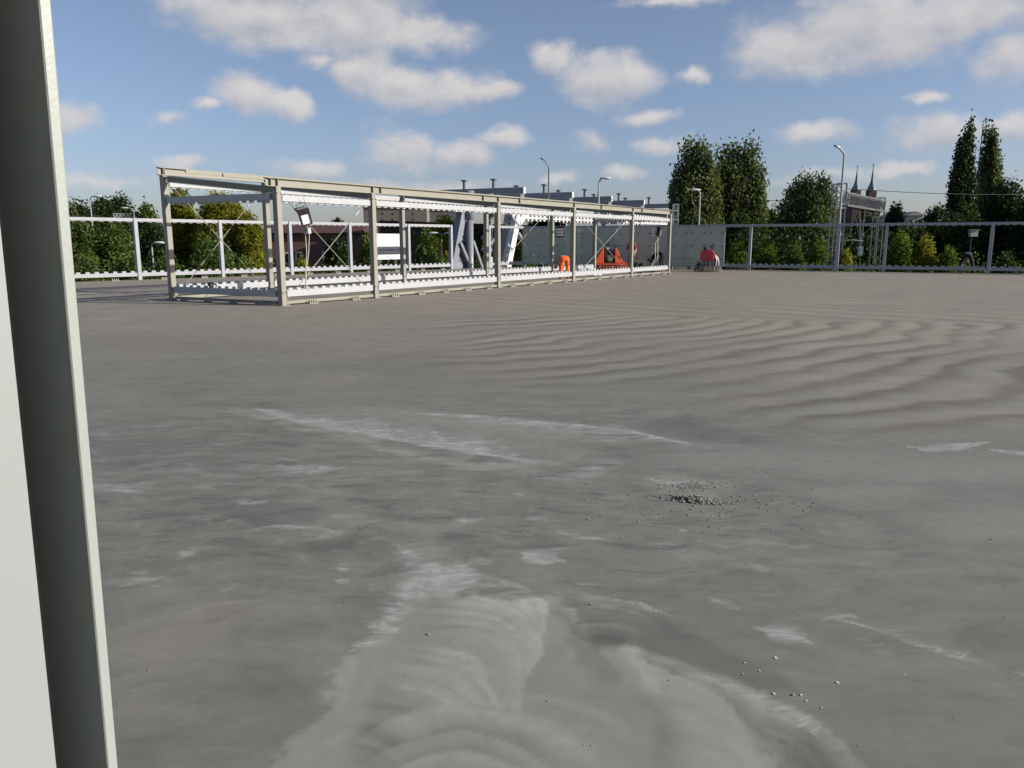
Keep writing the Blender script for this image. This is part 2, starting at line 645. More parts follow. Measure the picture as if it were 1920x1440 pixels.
    def stroke(pp, width, amt, side=0, scal=0.0):
        """side 1: sharp edge towards the camera, soft away from it; scal: scalloped like repeated blade sweeps"""
        pl = gp(*pp)
        d, al = seg_dist(x, y, pl)
        L_ = sum(math.dist(pl[i], pl[i + 1]) for i in range(len(pl) - 1))
        wd = width * np.clip(np.minimum(al, 1 - al) * 4, 0.25, 1)
        if side:
            # signed across-track distance from the local direction of the line
            vx, vy = pl[-1][0] - pl[0][0], pl[-1][1] - pl[0][1]
            k_ = np.clip((al * (len(pl) - 1)).astype(int), 0, len(pl) - 2)
            ax = np.array([p[0] for p in pl])[k_]
            ay = np.array([p[1] for p in pl])[k_]
            bx = np.array([p[0] for p in pl])[k_ + 1]
            by = np.array([p[1] for p in pl])[k_ + 1]
            sg = np.sign((bx - ax) * (y - ay) - (by - ay) * (x - ax)) * side
            wd = np.where(sg > 0, wd * 1.3, wd * 0.22)
        f = np.clip(1 - d / wd, 0, 1) ** 0.8
        if scal:
            ph = al * L_ / scal + 1.2 * d / width
            sw0 = ph - np.floor(ph)
            f = f * (0.84 + 0.18 * sst(sw0, 0.0, 0.8) * (1 - sst(sw0, 0.8, 1.0)))
        np.maximum(dust, amt * f, out=dust)

    stroke(((478, 768), (560, 792), (680, 812), (800, 834), (900, 850), (990, 868)), 0.62, 1.0, 1, 0.55)
    stroke(((620, 770), (760, 800), (960, 830)), 1.0, 0.5, 0, 0.7)
    stroke(((760, 772), (930, 782), (1090, 798), (1180, 808), (1285, 829)), 0.42, 0.95, -1, 0.8)
    stroke(((1000, 795), (1130, 815), (1200, 826)), 0.6, 0.6, 0, 0.5)
    stroke(((520, 872), (560, 882), (640, 878)), 0.28, 0.8)
    stroke(((1705, 838), (1740, 846), (1800, 842), (1850, 830)), 0.26, 1.05, 1)
    stroke(((1850, 842), (1930, 852), (2000, 856)), 0.14, 0.9)
    stroke(((435, 998), (520, 984), (610, 990), (640, 1000)), 0.10, 0.9, -1)
    stroke(((610, 965), (690, 968)), 0.12, 0.7)
    stroke(((225, 1100), (300, 1082)), 0.12, 0.75)
    stroke(((150, 905), (215, 915), (290, 925)), 0.2, 0.65)
    stroke(((740, 1020), (770, 1040), (790, 1060), (770, 1100), (735, 1150), (700, 1195)), 0.20, 0.8)
    stroke(((808, 1062), (835, 1085), (830, 1115)), 0.24, 1.5)
    stroke(((860, 1096), (960, 1098)), 0.05, 0.9)
    stroke(((980, 1035), (1010, 1045), (1055, 1052)), 0.15, 1.2)
    stroke(((1055, 1118), (1120, 1118), (1200, 1130), (1255, 1152)), 0.12, 0.75, -1)
    stroke(((690, 1165), (705, 1180)), 0.07, 0.9)
    stroke(((740, 1112), (790, 1110)), 0.06, 0.8)
    stroke(((1330, 1120), (1390, 1145)), 0.12, 0.65)
    stroke(((1420, 1178), (1470, 1185), (1515, 1205)), 0.17, 0.85)
    stroke(((1550, 1158), (1640, 1180), (1700, 1205), (1800, 1235), (1930, 1268)), 0.16, 0.66, 1)
    stroke(((1600, 1190), (1680, 1230)), 0.20, 0.55)
    stroke(((1405, 1055), (1440, 1075)), 0.14, 0.7)
    stroke(((940, 870), (1050, 900), (1150, 880)), 0.3, 0.55)
    stroke(((1090, 875), (1140, 882)), 0.12, 0.8)
    stroke(((1010, 985), (1090, 1005), (1160, 1018)), 0.12, 0.6)
    stroke(((1270, 994), (1290, 996)), 0.05, 0.9)
    stroke(((1205, 900), (1250, 898), (1290, 905), (1330, 912)), 0.36, 0.72, 0, 0.12)
    stroke(((1540, 1165), (1580, 1150), (1610, 1160)), 0.1, 0.7)
    stroke(((1300, 1262), (1420, 1305), (1510, 1350), (1535, 1388)), 0.09, 0.8)
    stroke(((650, 1225), (700, 1200), (760, 1170)), 0.10, 0.75)
    for _ in range(60):        # scattered smears in the mottled middle
        px_, py_ = random.uniform(170, 1250), random.uniform(850, 1110)
        a_ = random.uniform(-0.4, 0.5)
        l_ = random.uniform(20, 60)
        stroke(((px_, py_), (px_ + l_, py_ + l_ * a_ * 0.5)), random.uniform(0.06, 0.2), random.uniform(0.4, 0.72))
    put('dust', dust)
    # round sweeps of the trowel blades: each later one wipes over the earlier ones, light at its rim
    lat = RNG.random((64, 64))

    def vnoise(sc, ox=0.0):
        gx, gy = x * sc + ox + 512, y * sc + ox * 1.7 + 512
        ix_, iy_ = np.floor(gx).astype(int), np.floor(gy).astype(int)
        fx, fy = gx - ix_, gy - iy_
        fx, fy = fx * fx * (3 - 2 * fx), fy * fy * (3 - 2 * fy)
        g_ = lambda a, b: lat[a % 64, b % 64]
        return (g_(ix_, iy_) * (1 - fx) + g_(ix_ + 1, iy_) * fx) * (1 - fy) + (g_(ix_, iy_ + 1) * (1 - fx) + g_(ix_ + 1, iy_ + 1) * fx) * fy

    wx = x + 0.10 * (vnoise(2.1) - 0.5) + 0.035 * (vnoise(7.0, 9) - 0.5)
    wy = y + 0.10 * (vnoise(2.1, 31) - 0.5) + 0.035 * (vnoise(7.0, 17) - 0.5)
    rough_ = vnoise(13.0, 5)
    lanes = RNG.random(4096)
    sweepv = np.zeros(x.shape)

    def sweep(c, R_, a_mid, a_half, amp, inner=0.35, cover=0.85, lines=0.5):
        dx, dy = wx - c[0], wy - c[1]
        near_ = (np.abs(dx) < R_ * 1.1) & (np.abs(dy) < R_ * 1.1)
        ii = np.nonzero(near_)[0]
        if len(ii) == 0:
            return
        dx, dy = dx[ii], dy[ii]
        d = np.hypot(dx, dy) / R_
        a = np.arctan2(dy, dx) - a_mid
        a = np.abs((a + math.pi) % (2 * math.pi) - math.pi)
        msk = sst(d, 1.0, 0.965) * sst(a, a_half, a_half * 0.55) * sst(d, inner * 0.5, inner)
        prof = sst(d, inner, 0.97) ** 1.6
        q = d * R_ * 42 + 900 * abs(c[0]) % 97
        i0 = np.floor(q).astype(int)
        f_ = q - i0
        ln = lanes[i0 % 4096] * (1 - f_) + lanes[(i0 + 1) % 4096] * f_ - 0.5
        v = amp * (prof - 0.42 + lines * ln * (0.6 + 0.8 * rough_[ii]))
        sweepv[ii] = sweepv[ii] * (1 - msk * cover) + v * msk

    def path(a, b, n, R0, R1, mid, half, amp, **k):
        A, B_ = G(*a), G(*b)
        for i in range(n):
            t = i / max(1, n - 1)
            p = A.lerp(B_, t)
            sweep((p.x + random.gauss(0, 0.02), p.y + random.gauss(0, 0.02)), R0 + (R1 - R0) * t, mid + random.gauss(0, 0.06), half, amp * random.uniform(0.75, 1.2), **k)

    for _ in range(420):                       # faint ones everywhere on the near half
        yy = 1.8 * (13 / 1.8) ** random.random()
        xx = random.uniform(-0.8, 0.8) * yy
        sweep((xx, yy), random.uniform(0.3, 0.75), random.uniform(0, 6.28), random.uniform(0.6, 1.5), random.uniform(0.06, 0.18), cover=0.6)
    path((330, 1240), (250, 1500), 7, 0.42, 0.5, 2.2, 1.2, 0.30)
    path((470, 1160), (420, 1330), 6, 0.36, 0.45, 0.9, 1.1, 0.34)
    path((430, 1190), (560, 1230), 3, 0.32, 0.34, 1.9, 0.9, 0.36)
    path((1180, 1290), (1430, 1420), 9, 0.30, 0.30, 0.5, 0.9, 0.8, inner=0.4)
    path((1170, 1330), (1200, 1520), 8, 0.36, 0.42, 0.35, 1.0, 0.5)
    path((1010, 1180), (1060, 1260), 4, 0.40, 0.36, 0.4, 1.0, 0.7)
    path((870, 1530), (890, 1480), 2, 0.58, 0.54, 1.5, 1.2, 0.5)
    path((800, 1160), (600, 1480), 14, 0.46, 0.62, 0.25, 1.25, 0.95, lines=0.8, inner=0.45)
    path((880, 1480), (885, 1465), 1, 0.42, 0.42, 1.35, 1.3, 0.7)
    path((850, 1500), (860, 1520), 2, 0.30, 0.24, 1.35, 1.4, 0.7)
    path((1125, 1215), (1140, 1235), 3, 0.36, 0.28, 1.35, 0.85, 0.8, lines=1.2)
    path((540, 745), (930, 830), 15, 0.8, 0.8, -1.3, 1.0, 1.1, inner=0.45)
    path((800, 830), (1180, 870), 9, 0.9, 0.9, 1.2, 0.8, 0.6)
    path((560, 1070), (640, 1075), 3, 0.75, 0.8, 1.5, 0.9, 0.4)
    put('sweep', sweepv)
    dark = np.zeros(x.shape)
    for pp, soft, amt in ((((370, 925), (470, 932), (600, 952), (590, 985), (480, 985), (380, 955)), 0.12, 1.0),
                          (((1290, 772), (1360, 800), (1480, 830), (1560, 838), (1400, 838), (1280, 826), (1180, 800)), 0.25, 0.8),
                          (((1550, 690), (1340, 680), (1330, 740), (1360, 760), (1420, 760)), 0.3, 0.0),
                          (((880, 1098), (985, 1104), (900, 1116), (862, 1118)), 0.05, 1.0),
                          (((1070, 1128), (1250, 1160), (1480, 1270), (1500, 1300), (1420, 1296), (1300, 1250), (1130, 1202), (1098, 1180)), 0.06, 0.75),
                          (((1250, 930), (1350, 945), (1340, 952), (1255, 945)), 0.1, 0.4)):
        dark = np.maximum(dark, amt * sst(sdf(x, y, pp), -soft, soft))
    put('dark', dark)
    # warm brownish dust lies on the farther half, the near half is blue grey and mottled
    pyx = HORIZON + F * 1.6 / np.maximum(y, 0.5)
    put('warm', 1 - sst(pyx + 30 * wob - 60 * sst(x, 0.5, 4), 700, 880))
    put('distant', 1 - sst(pyx + 25 * wob - 40 * sst(x + 0.2 * y, 3, 9), 540, 700))
    put('mottle', sst(pyx + 20 * wob, 730, 800) * (1 - 0.6 * sst(pyx, 1040, 1200)) * (1 - 0.75 * sst(x + 0.25 * wob, 0.8, 3.2)))
    sw = np.zeros(x.shape)
    for pp, soft in ((((1410, 880), (1540, 865), (1900, 870), (2000, 900), (1640, 900)), 0.25),
                     (((1500, 915), (1690, 915), (1660, 940), (1540, 942)), 0.15),
                     (((1690, 975), (1900, 960), (2100, 985), (2000, 1010), (1800, 1005)), 0.15),
                     (((478, 773), (680, 812), (900, 850), (990, 868), (1130, 850), (1000, 800), (760, 765), (560, 755)), 0.22),
                     (((1195, 895), (1260, 882), (1360, 900), (1400, 925), (1330, 938), (1240, 928)), 0.10),
                     (((1200, 850), (1450, 838), (1700, 850), (1600, 880), (1300, 885)), 0.3)):
        sw = np.maximum(sw, sst(sdf(x, y, pp) + 0.12 * wob, -soft, soft))
    put('swath', sw)

    m_ = bpy.data.materials.new('power trowelled concrete')
    m_.use_nodes = True
    t = m_.node_tree
    N = NT(t)
    b = t.nodes['Principled BSDF']
    g = N.n('ShaderNodeNewGeometry')
    P = g.outputs['Position']
    big = N.noise(P, 0.35, 5, 0.6, 0.8)
    mid = N.noise(P, 2.2, 7, 0.62, 0.5)
    fine = N.noise(P, 14.0, 7, 0.68)
    micro = N.noise(P, 90.0, 3, 0.6)
    warm = N.attr('warm')
    base = N.mix(N.m('ADD', N.m('MULTIPLY', warm, 0.75), N.ss(big, 0.35, 0.65, 0, 0.25)), (0.158, 0.157, 0.137), (0.165, 0.156, 0.127))
    base = N.mix(N.attr('distant'), base, (0.214, 0.187, 0.149))
    val = N.m('ADD', 1.0, N.m('MULTIPLY', N.m('SUBTRACT', big, 0.5), 0.30))
    val = N.m('ADD', val, N.m('MULTIPLY', N.m('SUBTRACT', mid, 0.5), 0.28))
    val = N.m('ADD', val, N.m('MULTIPLY', N.m('SUBTRACT', fine, 0.5), 0.30))
    val = N.m('ADD', val, N.m('MULTIPLY', N.m('SUBTRACT', micro, 0.5), 0.10))
    # brushed streaks along the passes
    warpv = N.vm('SCALE', N.vm('SUBTRACT', N.noise(P, 0.5, 3, 0.5, col=True), (0.5, 0.5, 0.5)), 0.9)
    Pw = N.vm('ADD', P, warpv)
    mp = N.n('ShaderNodeMapping')
    mp.inputs['Rotation'].default_value = (0, 0, math.radians(-38))
    mp.inputs['Scale'].default_value = (0.35, 4.5, 1)
    N.put(mp.inputs['Vector'], Pw)
    stre = N.noise(mp.outputs[0], 1.6, 6, 0.6, 0.6)
    mp2 = N.n('ShaderNodeMapping')
    mp2.inputs['Rotation'].default_value = (0, 0, math.radians(14))
    mp2.inputs['Scale'].default_value = (0.22, 1.5, 1)
    N.put(mp2.inputs['Vector'], Pw)
    stre2 = N.noise(mp2.outputs[0], 1.5, 5, 0.6, 1.0)
    val = N.m('ADD', val, N.m('MULTIPLY', N.m('SUBTRACT', stre, 0.5), 0.16))
    val = N.m('ADD', val, N.m('MULTIPLY', N.m('SUBTRACT', stre2, 0.5), 0.46))
    # trowel passes
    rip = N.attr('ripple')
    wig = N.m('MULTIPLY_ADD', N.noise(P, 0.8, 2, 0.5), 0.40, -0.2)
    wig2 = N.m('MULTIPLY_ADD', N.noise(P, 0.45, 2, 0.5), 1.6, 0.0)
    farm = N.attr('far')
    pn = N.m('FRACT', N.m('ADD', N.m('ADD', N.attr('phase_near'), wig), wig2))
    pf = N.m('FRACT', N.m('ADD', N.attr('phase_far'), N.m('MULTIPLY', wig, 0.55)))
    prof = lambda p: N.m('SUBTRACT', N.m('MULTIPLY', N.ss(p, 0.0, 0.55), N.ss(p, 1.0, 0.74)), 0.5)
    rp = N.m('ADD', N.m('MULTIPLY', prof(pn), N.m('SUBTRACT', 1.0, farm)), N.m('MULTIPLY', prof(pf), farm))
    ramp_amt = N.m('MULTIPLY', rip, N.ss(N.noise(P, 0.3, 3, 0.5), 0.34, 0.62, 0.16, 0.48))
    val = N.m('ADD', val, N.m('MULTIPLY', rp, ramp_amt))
    # overlapping round brush marks of the trowel blades, each about a metre across
    swirl = None
    for vs_, seed in ((0.75, 0.0), (1.15, 7.3)):
        vn = N.n('ShaderNodeTexVoronoi')
        N.put(vn.inputs['Vector'], N.vm('ADD', Pw, (seed, seed * 0.7, 0)))
        vn.inputs['Scale'].default_value = vs_
        ring = N.m('ADD', vn.outputs['Distance'], N.m('MULTIPLY', N.noise(P, 2.5, 2), 0.10))
        lines = N.noise(N.xyz(N.m('MULTIPLY', ring, 9.0 / vs_), N.m('MULTIPLY', N.noise(P, 1.2, 2), 1.5), seed), 1.3, 5, 0.65)
        cell = N.n('ShaderNodeSeparateColor')
        N.put(cell.inputs[0], vn.outputs['Color'])
        one = N.m('ADD', N.m('MULTIPLY', N.m('SUBTRACT', lines, 0.5), 0.55), N.m('MULTIPLY', N.m('SUBTRACT', cell.outputs[0], 0.5), 0.12))
        swirl = one if swirl is None else N.m('ADD', swirl, one)
    swirl = N.m('MULTIPLY', swirl, N.ss(N.noise(P, 0.6, 3), 0.36, 0.62, 0.15, 1.0))
    val = N.m('ADD', val, N.m('MULTIPLY', swirl, N.m('SUBTRACT', 0.62, N.m('MULTIPLY', rip, 0.4))))
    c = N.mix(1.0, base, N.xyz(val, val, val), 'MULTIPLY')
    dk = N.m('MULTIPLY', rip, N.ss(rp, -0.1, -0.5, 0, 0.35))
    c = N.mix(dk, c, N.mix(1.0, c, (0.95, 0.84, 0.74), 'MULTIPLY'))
    sw_ = N.m('MULTIPLY_ADD', N.attr('sweep'), N.m('MULTIPLY_ADD', fine, 0.7, 0.27), 1.0)
    c = N.mix(1.0, c, N.xyz(sw_, sw_, sw_), 'MULTIPLY')
    # mottled flecks in the middle
    mot = N.attr('mottle')
    mp3 = N.n('ShaderNodeMapping')
    mp3.inputs['Rotation'].default_value = (0, 0, math.radians(-25))
    mp3.inputs['Scale'].default_value = (0.5, 1.3, 1)
    N.put(mp3.inputs['Vector'], Pw)
    fl = N.noise(mp3.outputs[0], 6.0, 9, 0.70, 0.6)
    c = N.mix(N.m('MULTIPLY', mot, N.ss(fl, 0.52, 0.66, 0, 0.75)), c, (0.225, 0.22, 0.20))
    c = N.mix(N.m('MULTIPLY', mot, N.ss(fl, 0.49, 0.36, 0, 0.8)), c, (0.102, 0.102, 0.098))
    # dark and light swathes
    dkp = N.ss(N.m('ADD', N.attr('dark'), N.m('MULTIPLY_ADD', mid, 0.7, -0.35)), 0.25, 0.7, 0, 0.42)
    c = N.mix(dkp, c, (0.09, 0.09, 0.086))
    c = N.mix(N.m('MULTIPLY', N.attr('swath'), N.ss(fine, 0.3, 0.6, 0.35, 0.7)), c, (0.215, 0.205, 0.18))
    edge_n = N.m('MULTIPLY_ADD', N.noise(P, 5.0, 8, 0.68), 0.34, -0.17)
    fan_s = N.m('ADD', N.attr('fan'), edge_n)
    fm = N.ss(fan_s, -0.015, 0.05)
    fcol = N.mix(N.ss(fan_s, 0.0, 0.45), (0.245, 0.243, 0.218), (0.203, 0.202, 0.18))
    arcv = None
    for nm, per, amp in (('arc_a', 0.115, 0.10), ('arc_b', 0.16, 0.10), ('arc_c', 0.09, 0.06)):
        wv = N.m('MULTIPLY_ADD', N.noise(P, 3.0, 4, 0.6), 0.11, N.attr(nm))
        q1 = N.xyz(N.m('MULTIPLY', wv, 1 / per), N.m('MULTIPLY', N.noise(P, 0.9, 2), 1.4), 0.0)
        s1 = N.m('MULTIPLY', N.m('SUBTRACT', N.noise(q1, 0.55, 5, 0.6), 0.5), amp * 8.0)
        arcv = s1 if arcv is None else N.m('ADD', arcv, s1)
    arcv = N.m('MULTIPLY_ADD', N.m('MULTIPLY', arcv, N.ss(N.noise(P, 0.8, 3), 0.4, 0.62)), 0.62, 1.0)
    fcol = N.mix(1.0, fcol, N.xyz(arcv, arcv, arcv), 'MULTIPLY')
    fcol = N.mix(1.0, fcol, N.xyz(sw_, sw_, sw_), 'MULTIPLY')
    fcol = N.mix(1.0, fcol, N.m('MULTIPLY_ADD', fine, 0.18, 0.91), 'MULTIPLY')
    c = N.mix(N.m('MULTIPLY', fm, 0.8), c, fcol)
    fm2 = N.ss(N.m('ADD', N.attr('fan_left'), edge_n), -0.1, 0.25)
    c = N.mix(N.m('MULTIPLY', fm2, 0.7), c, N.mix(1.0, (0.192, 0.184, 0.168), N.xyz(N.m('MULTIPLY', arcv, sw_), N.m('MULTIPLY', arcv, sw_), N.m('MULTIPLY', arcv, sw_)), 'MULTIPLY'))
    # white cement dust smears, ragged
    du = N.attr('dust')
    rag = N.noise(mp3.outputs[0], 7.5, 10, 0.76, 1.2)
    dm = N.ss(N.m('MULTIPLY_ADD', N.m('SUBTRACT', rag, 0.5), 1.3, N.m('MULTIPLY', du, 1.0)), 0.38, 0.98)
    dm = N.m('MULTIPLY', dm, N.ss(du, 0.02, 0.25))
    c = N.mix(N.m('MULTIPLY', dm, 0.9), c, N.mix(N.ss(rag, 0.4, 0.7), (0.25, 0.245, 0.232), (0.40, 0.395, 0.38)))
    # grit: tiny pits and grains in the paste
    gv = N.n('ShaderNodeTexVoronoi')
    N.put(gv.inputs['Vector'], P)
    gv.inputs['Scale'].default_value = 55.0
    grit = N.m('MULTIPLY', N.ss(gv.outputs['Distance'], 0.16, 0.08), N.ss(mid, 0.42, 0.6))
    c = N.mix(N.m('MULTIPLY', grit, 0.5), c, N.mix(N.ss(micro, 0.45, 0.55), (0.09, 0.088, 0.08), (0.28, 0.275, 0.26)))
    # fine specks
    vor = N.n('ShaderNodeTexVoronoi')
    N.put(vor.inputs['Vector'], P)
    vor.inputs['Scale'].default_value = 7.0
    speck = N.ss(vor.outputs['Distance'], 0.055, 0.03)
    c = N.mix(N.m('MULTIPLY', speck, N.ss(fine, 0.5, 0.6, 0, 0.6)), c, (0.36, 0.36, 0.34))
    N.put(b.inputs['Base Color'], c)
    N.put(b.inputs['Roughness'], N.m('SUBTRACT', 0.78, N.m('MULTIPLY', mid, 0.22)))
    b.inputs['Specular IOR Level'].default_value = 0.3
    bp = N.n('ShaderNodeBump')
    bp.inputs['Strength'].default_value = 0.25
    bp.inputs['Distance'].default_value = 0.006
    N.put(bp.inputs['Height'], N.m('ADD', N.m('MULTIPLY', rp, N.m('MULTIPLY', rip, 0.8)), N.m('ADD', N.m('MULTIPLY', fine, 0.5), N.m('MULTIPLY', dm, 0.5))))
    N.put(b.inputs['Normal'], bp.outputs[0])
    me.materials.append(m_)
    o = bpy.data.objects.new('concrete_deck', me)
    COL.objects.link(o)
    tag(o, kind='structure')
    # slab edge under the fence
    mb = MB()
    for a_, b_, nv in ((FA[0], CORNER, na), (CORNER, FR[-1], nr)):
        mb.bar(a_ + nv, b_ + nv, 0.16, 0.9, off=(0, -0.458))
    tag(mb.build('deck_edge_beam', mat('deck edge concrete', (0.2, 0.19, 0.18), 0.9)), kind='structure')
    tag(bpy.data.objects['deck_edge_beam'], kind='structure')


deck()


# ------------------------------------------------------------------ steel frame pavilion
def teeth_rail(mb, a, b, w, h, sign, period=0.26, tw=0.125, th=0.055):
    """box rail from a to b with a row of square tabs along its upper (sign 1) or lower edge"""
    mb.bar(a, b, w, h)
    d = b - a
    n = max(2, int(d.length / period))
    u_ = d.normalized()
    for i in range(n):
        c = a + d * ((i + 0.5) / n)
        mb.bar(c - u_ * tw / 2, c + u_ * tw / 2, w * 0.35, th, off=(0, sign * (h / 2 + th / 2)))


def anchor_mesh():
    mb = MB()
    mb.box((-0.15, -0.05, 0.0), (0.15, 0.05, 0.014))
    for xx in (-0.12, -0.05, 0.03, 0.11):
        mb.box((xx - 0.016, -0.016, 0.014), (xx + 0.016, 0.016, 0.10))
        mb.box((xx - 0.026, -0.026, 0.014), (xx + 0.026, 0.026, 0.038))
    return mb


ANCHOR = None


def anchors(parent, pts, ang):
    global ANCHOR
    for p in pts:
        M = Matrix.Translation(p) @ Matrix.Rotation(ang + random.uniform(-0.08, 0.08), 4, 'Z')
        if ANCHOR is None:
            o = anchor_mesh().build('anchor_bolts', CREAM, parent)
            o.matrix_basis = M
            ANCHOR = o
        else:
            share(ANCHOR, 'anchor_bolts', parent, M)


def pavilion():
    root = thing('pavilion_frame', 'cream steel pavilion frame of posts and sloping roof beams on concrete deck', 'steel frame',
                 (P2 + P6 + VOFF) / 2)
    CW = 0.175
    rise = 0.42
    zf = 3.14
    zb = zf + rise
    bh, rh = 0.205, 0.16
    rows = ((FRONT, zf), (BACK, zb))
    rails = []
    for pts, zt in rows:
        for p in pts:
            mb = MB()
            ax = U * 0.075
            ay = NRM * (CW / 2)
            top = zt - bh
            c = [p + sx * ax + sy * ay for sx, sy in ((-1, -1), (1, -1), (1, 1), (-1, 1))]
            mb.hexa(c + [q + Z * top for q in c])
            o = mb.build('column', CREAM, root, bevel=0.008)
            b2 = MB()
            c = [p + sx * ax * 1.7 + sy * ay * 1.7 for sx, sy in ((-1, -1), (1, -1), (1, 1), (-1, 1))]
            b2.hexa([q + Z * 0.001 for q in c] + [q + Z * 0.024 for q in c])
            b2.build('base_plate', CREAM, o)
            b3 = MB()          # little bolts of the rail brackets
            for hz in (0.33, 2.78 if zt == zf else 3.22):
                for e in (-0.05, 0.05):
                    q = p + NRM * (CW / 2) + U * e + Z * hz
                    b3.bar(q, q + NRM * 0.02, 0.022, 0.022)
            tag(b3.build('bracket_bolts', DARKS, o), kind='stuff')
        # long beam: an I section in two lengths with flanges, splices and stiffeners
        a = pts[0] - U * (0.33 if zt == zf else 0.16)
        b = pts[-1] + U * 0.14
        cuts = [a, a.lerp(b, 0.37), a.lerp(b, 0.71), b]
        for k in range(3):
            mb = MB()
            q0 = cuts[k] + U * (0.004 if k else 0)
            q1 = cuts[k + 1]
            zc = zt - bh / 2
            mb.bar(q0 + Z * zc, q1 + Z * zc, 0.012, bh - 0.028)
            mb.bar(q0 + Z * (zt - 0.007), q1 + Z * (zt - 0.007), 0.15, 0.014)
            mb.bar(q0 + Z * (zt - bh + 0.007), q1 + Z * (zt - bh + 0.007), 0.15, 0.014)
            mb.build('roof_beam', CREAM, root)
        L = (b - a).length
        pos = [a + U * 0.12] + [p for p in pts] + [cuts[1] - U * 0.3, cuts[2] - U * 0.3, cuts[1] + U * 1.9, a.lerp(b, 0.16), a.lerp(b, 0.86)]
        for q in pos:
            for s_ in (-1, 1):
                mb = MB()
                mb.bar(q + NRM * 0.042 * s_ - U * 0.006 + Z * (zt - bh / 2), q + NRM * 0.042 * s_ + U * 0.006 + Z * (zt - bh / 2), 0.066, bh - 0.03)
                mb.build('stiffener_plate', CREAM, root)
    # rafters under the long beams
    for pf_, pb_ in zip(FRONT, BACK):
        mb = MB()
        a = pf_ + V * 0.135 + Z * (zf - bh - rh / 2 + 0.01)
        b = pb_ - V * 0.135 + Z * (zb - bh - rh / 2 - 0.02)
        mb.bar(a, b, 0.012, rh - 0.02)
        mb.bar(a, b, 0.12, 0.012, off=(0, rh / 2))
        mb.bar(a, b, 0.12, 0.012, off=(0, -rh / 2))
        mb.build('rafter', CREAM, root)
    # galvanised rails bay by bay
    for pts, zu in ((FRONT, 2.665), (BACK, 3.135)):
        for i in range(5):
            a = pts[i] + U * (0.075 + 0.05)
            b = pts[i + 1] - U * (0.075 + 0.05)
            mb = MB()
            teeth_rail(mb, a + Z * zu, b + Z * zu, 0.11, 0.145, -1, th=0.038)
            mb.build('upper_rail', GALV, root)
            mb = MB()
            teeth_rail(mb, a + Z * 0.30, b + Z * 0.30, 0.11, 0.16, 1)
            mb.build('lower_rail', GALV, root)
            for e, q in ((1, pts[i]), (-1, pts[i + 1])):
                for zz in (0.30, zu):
                    m2 = MB()
                    m2.bar(q + U * e * 0.075 + Z * zz, q + U * e * (0.075 + 0.05) + Z * zz, 0.07, 0.10)
                    m2.build('rail_bracket', DARKS, root)
            mb = MB()
            mb.bar(a - U * 0.02 + Z * 0.075, b + U * 0.02 + Z * 0.075, 0.09, 0.075)
            mb.build('base_rail', CREAM, root)
            n = max(2, int((b - a).length / 1.15))
            s_ = 1 if pts is FRONT else -1
            anchors(root, [a + (b - a) * ((k + 0.5) / n) + NRM * 0.14 * s_ for k in range(n)], math.atan2(U.y, U.x))
    for i, zz in ((0, 2.66), (5, 2.66)):
        a = FRONT[i] + V * (CW / 2 + 0.07)
        b = BACK[i] - V * (CW / 2 + 0.07)
        for hz, sg, h in ((2.70, -1, 0.16), (0.30, 1, 0.17)):
            if i == 5 and hz < 1:
                continue                    # the far end is still open at the bottom
            mb = MB()
            off = -U * 0.03 if i == 0 else U * 0.03
            teeth_rail(mb, a + off + Z * hz, b + off + Z * hz, 0.11, h, sg)
            mb.build('upper_rail' if hz > 1 else 'lower_rail', GALV, root)
        mb = MB()
        mb.bar(a + Z * 0.075, b + Z * 0.075, 0.09, 0.075)
        mb.build('base_rail', CREAM, root)
        sgn = -1 if i == 0 else 1
        anchors(root, [a + (b - a) * ((k + 0.5) / 4) + U * 0.16 * sgn for k in range(4)], math.atan2(V.y, V.x))
    # crossed tie rods with turnbuckles
    for pts, zt in ((FRONT, 2.80), (BACK, 3.20)):
        for i in (0, 3):
            a, b = pts[i] + U * 0.11, pts[i + 1] - U * 0.11
            for k, (p, q) in enumerate(((a + Z * zt, b + Z * 0.12), (b + Z * zt, a + Z * 0.12))):
                o_ = NRM * (0.012 if k else -0.012)
                mb = MB()
                mb.tube((p + o_, q + o_), 0.011, 6)
                r = mb.build('tie_rod', CREAM, root)
                mb = MB()
                c = p.lerp(q, 0.16) + o_
                d = (q - p).normalized() * 0.11
                mb.tube((c - d, c - d * 0.8, c + d * 0.8, c + d), (0.014, 0.027, 0.027, 0.014), 6)
                mb.build('turnbuckle', GALV, r)
    # light sub purlins over the roof
    for f in (0.33, 0.66):
        mb = MB()
        a = FRONT[0] + VOFF * f - U * 0.4 + Z * (zf + rise * f - 0.04)
        b = FRONT[5] + VOFF * f + U * 0.1 + Z * (zf + rise * f - 0.04)
        mb.bar(a, b, 0.05, 0.08)
        mb.build('purlin', CREAM, root)


pavilion()


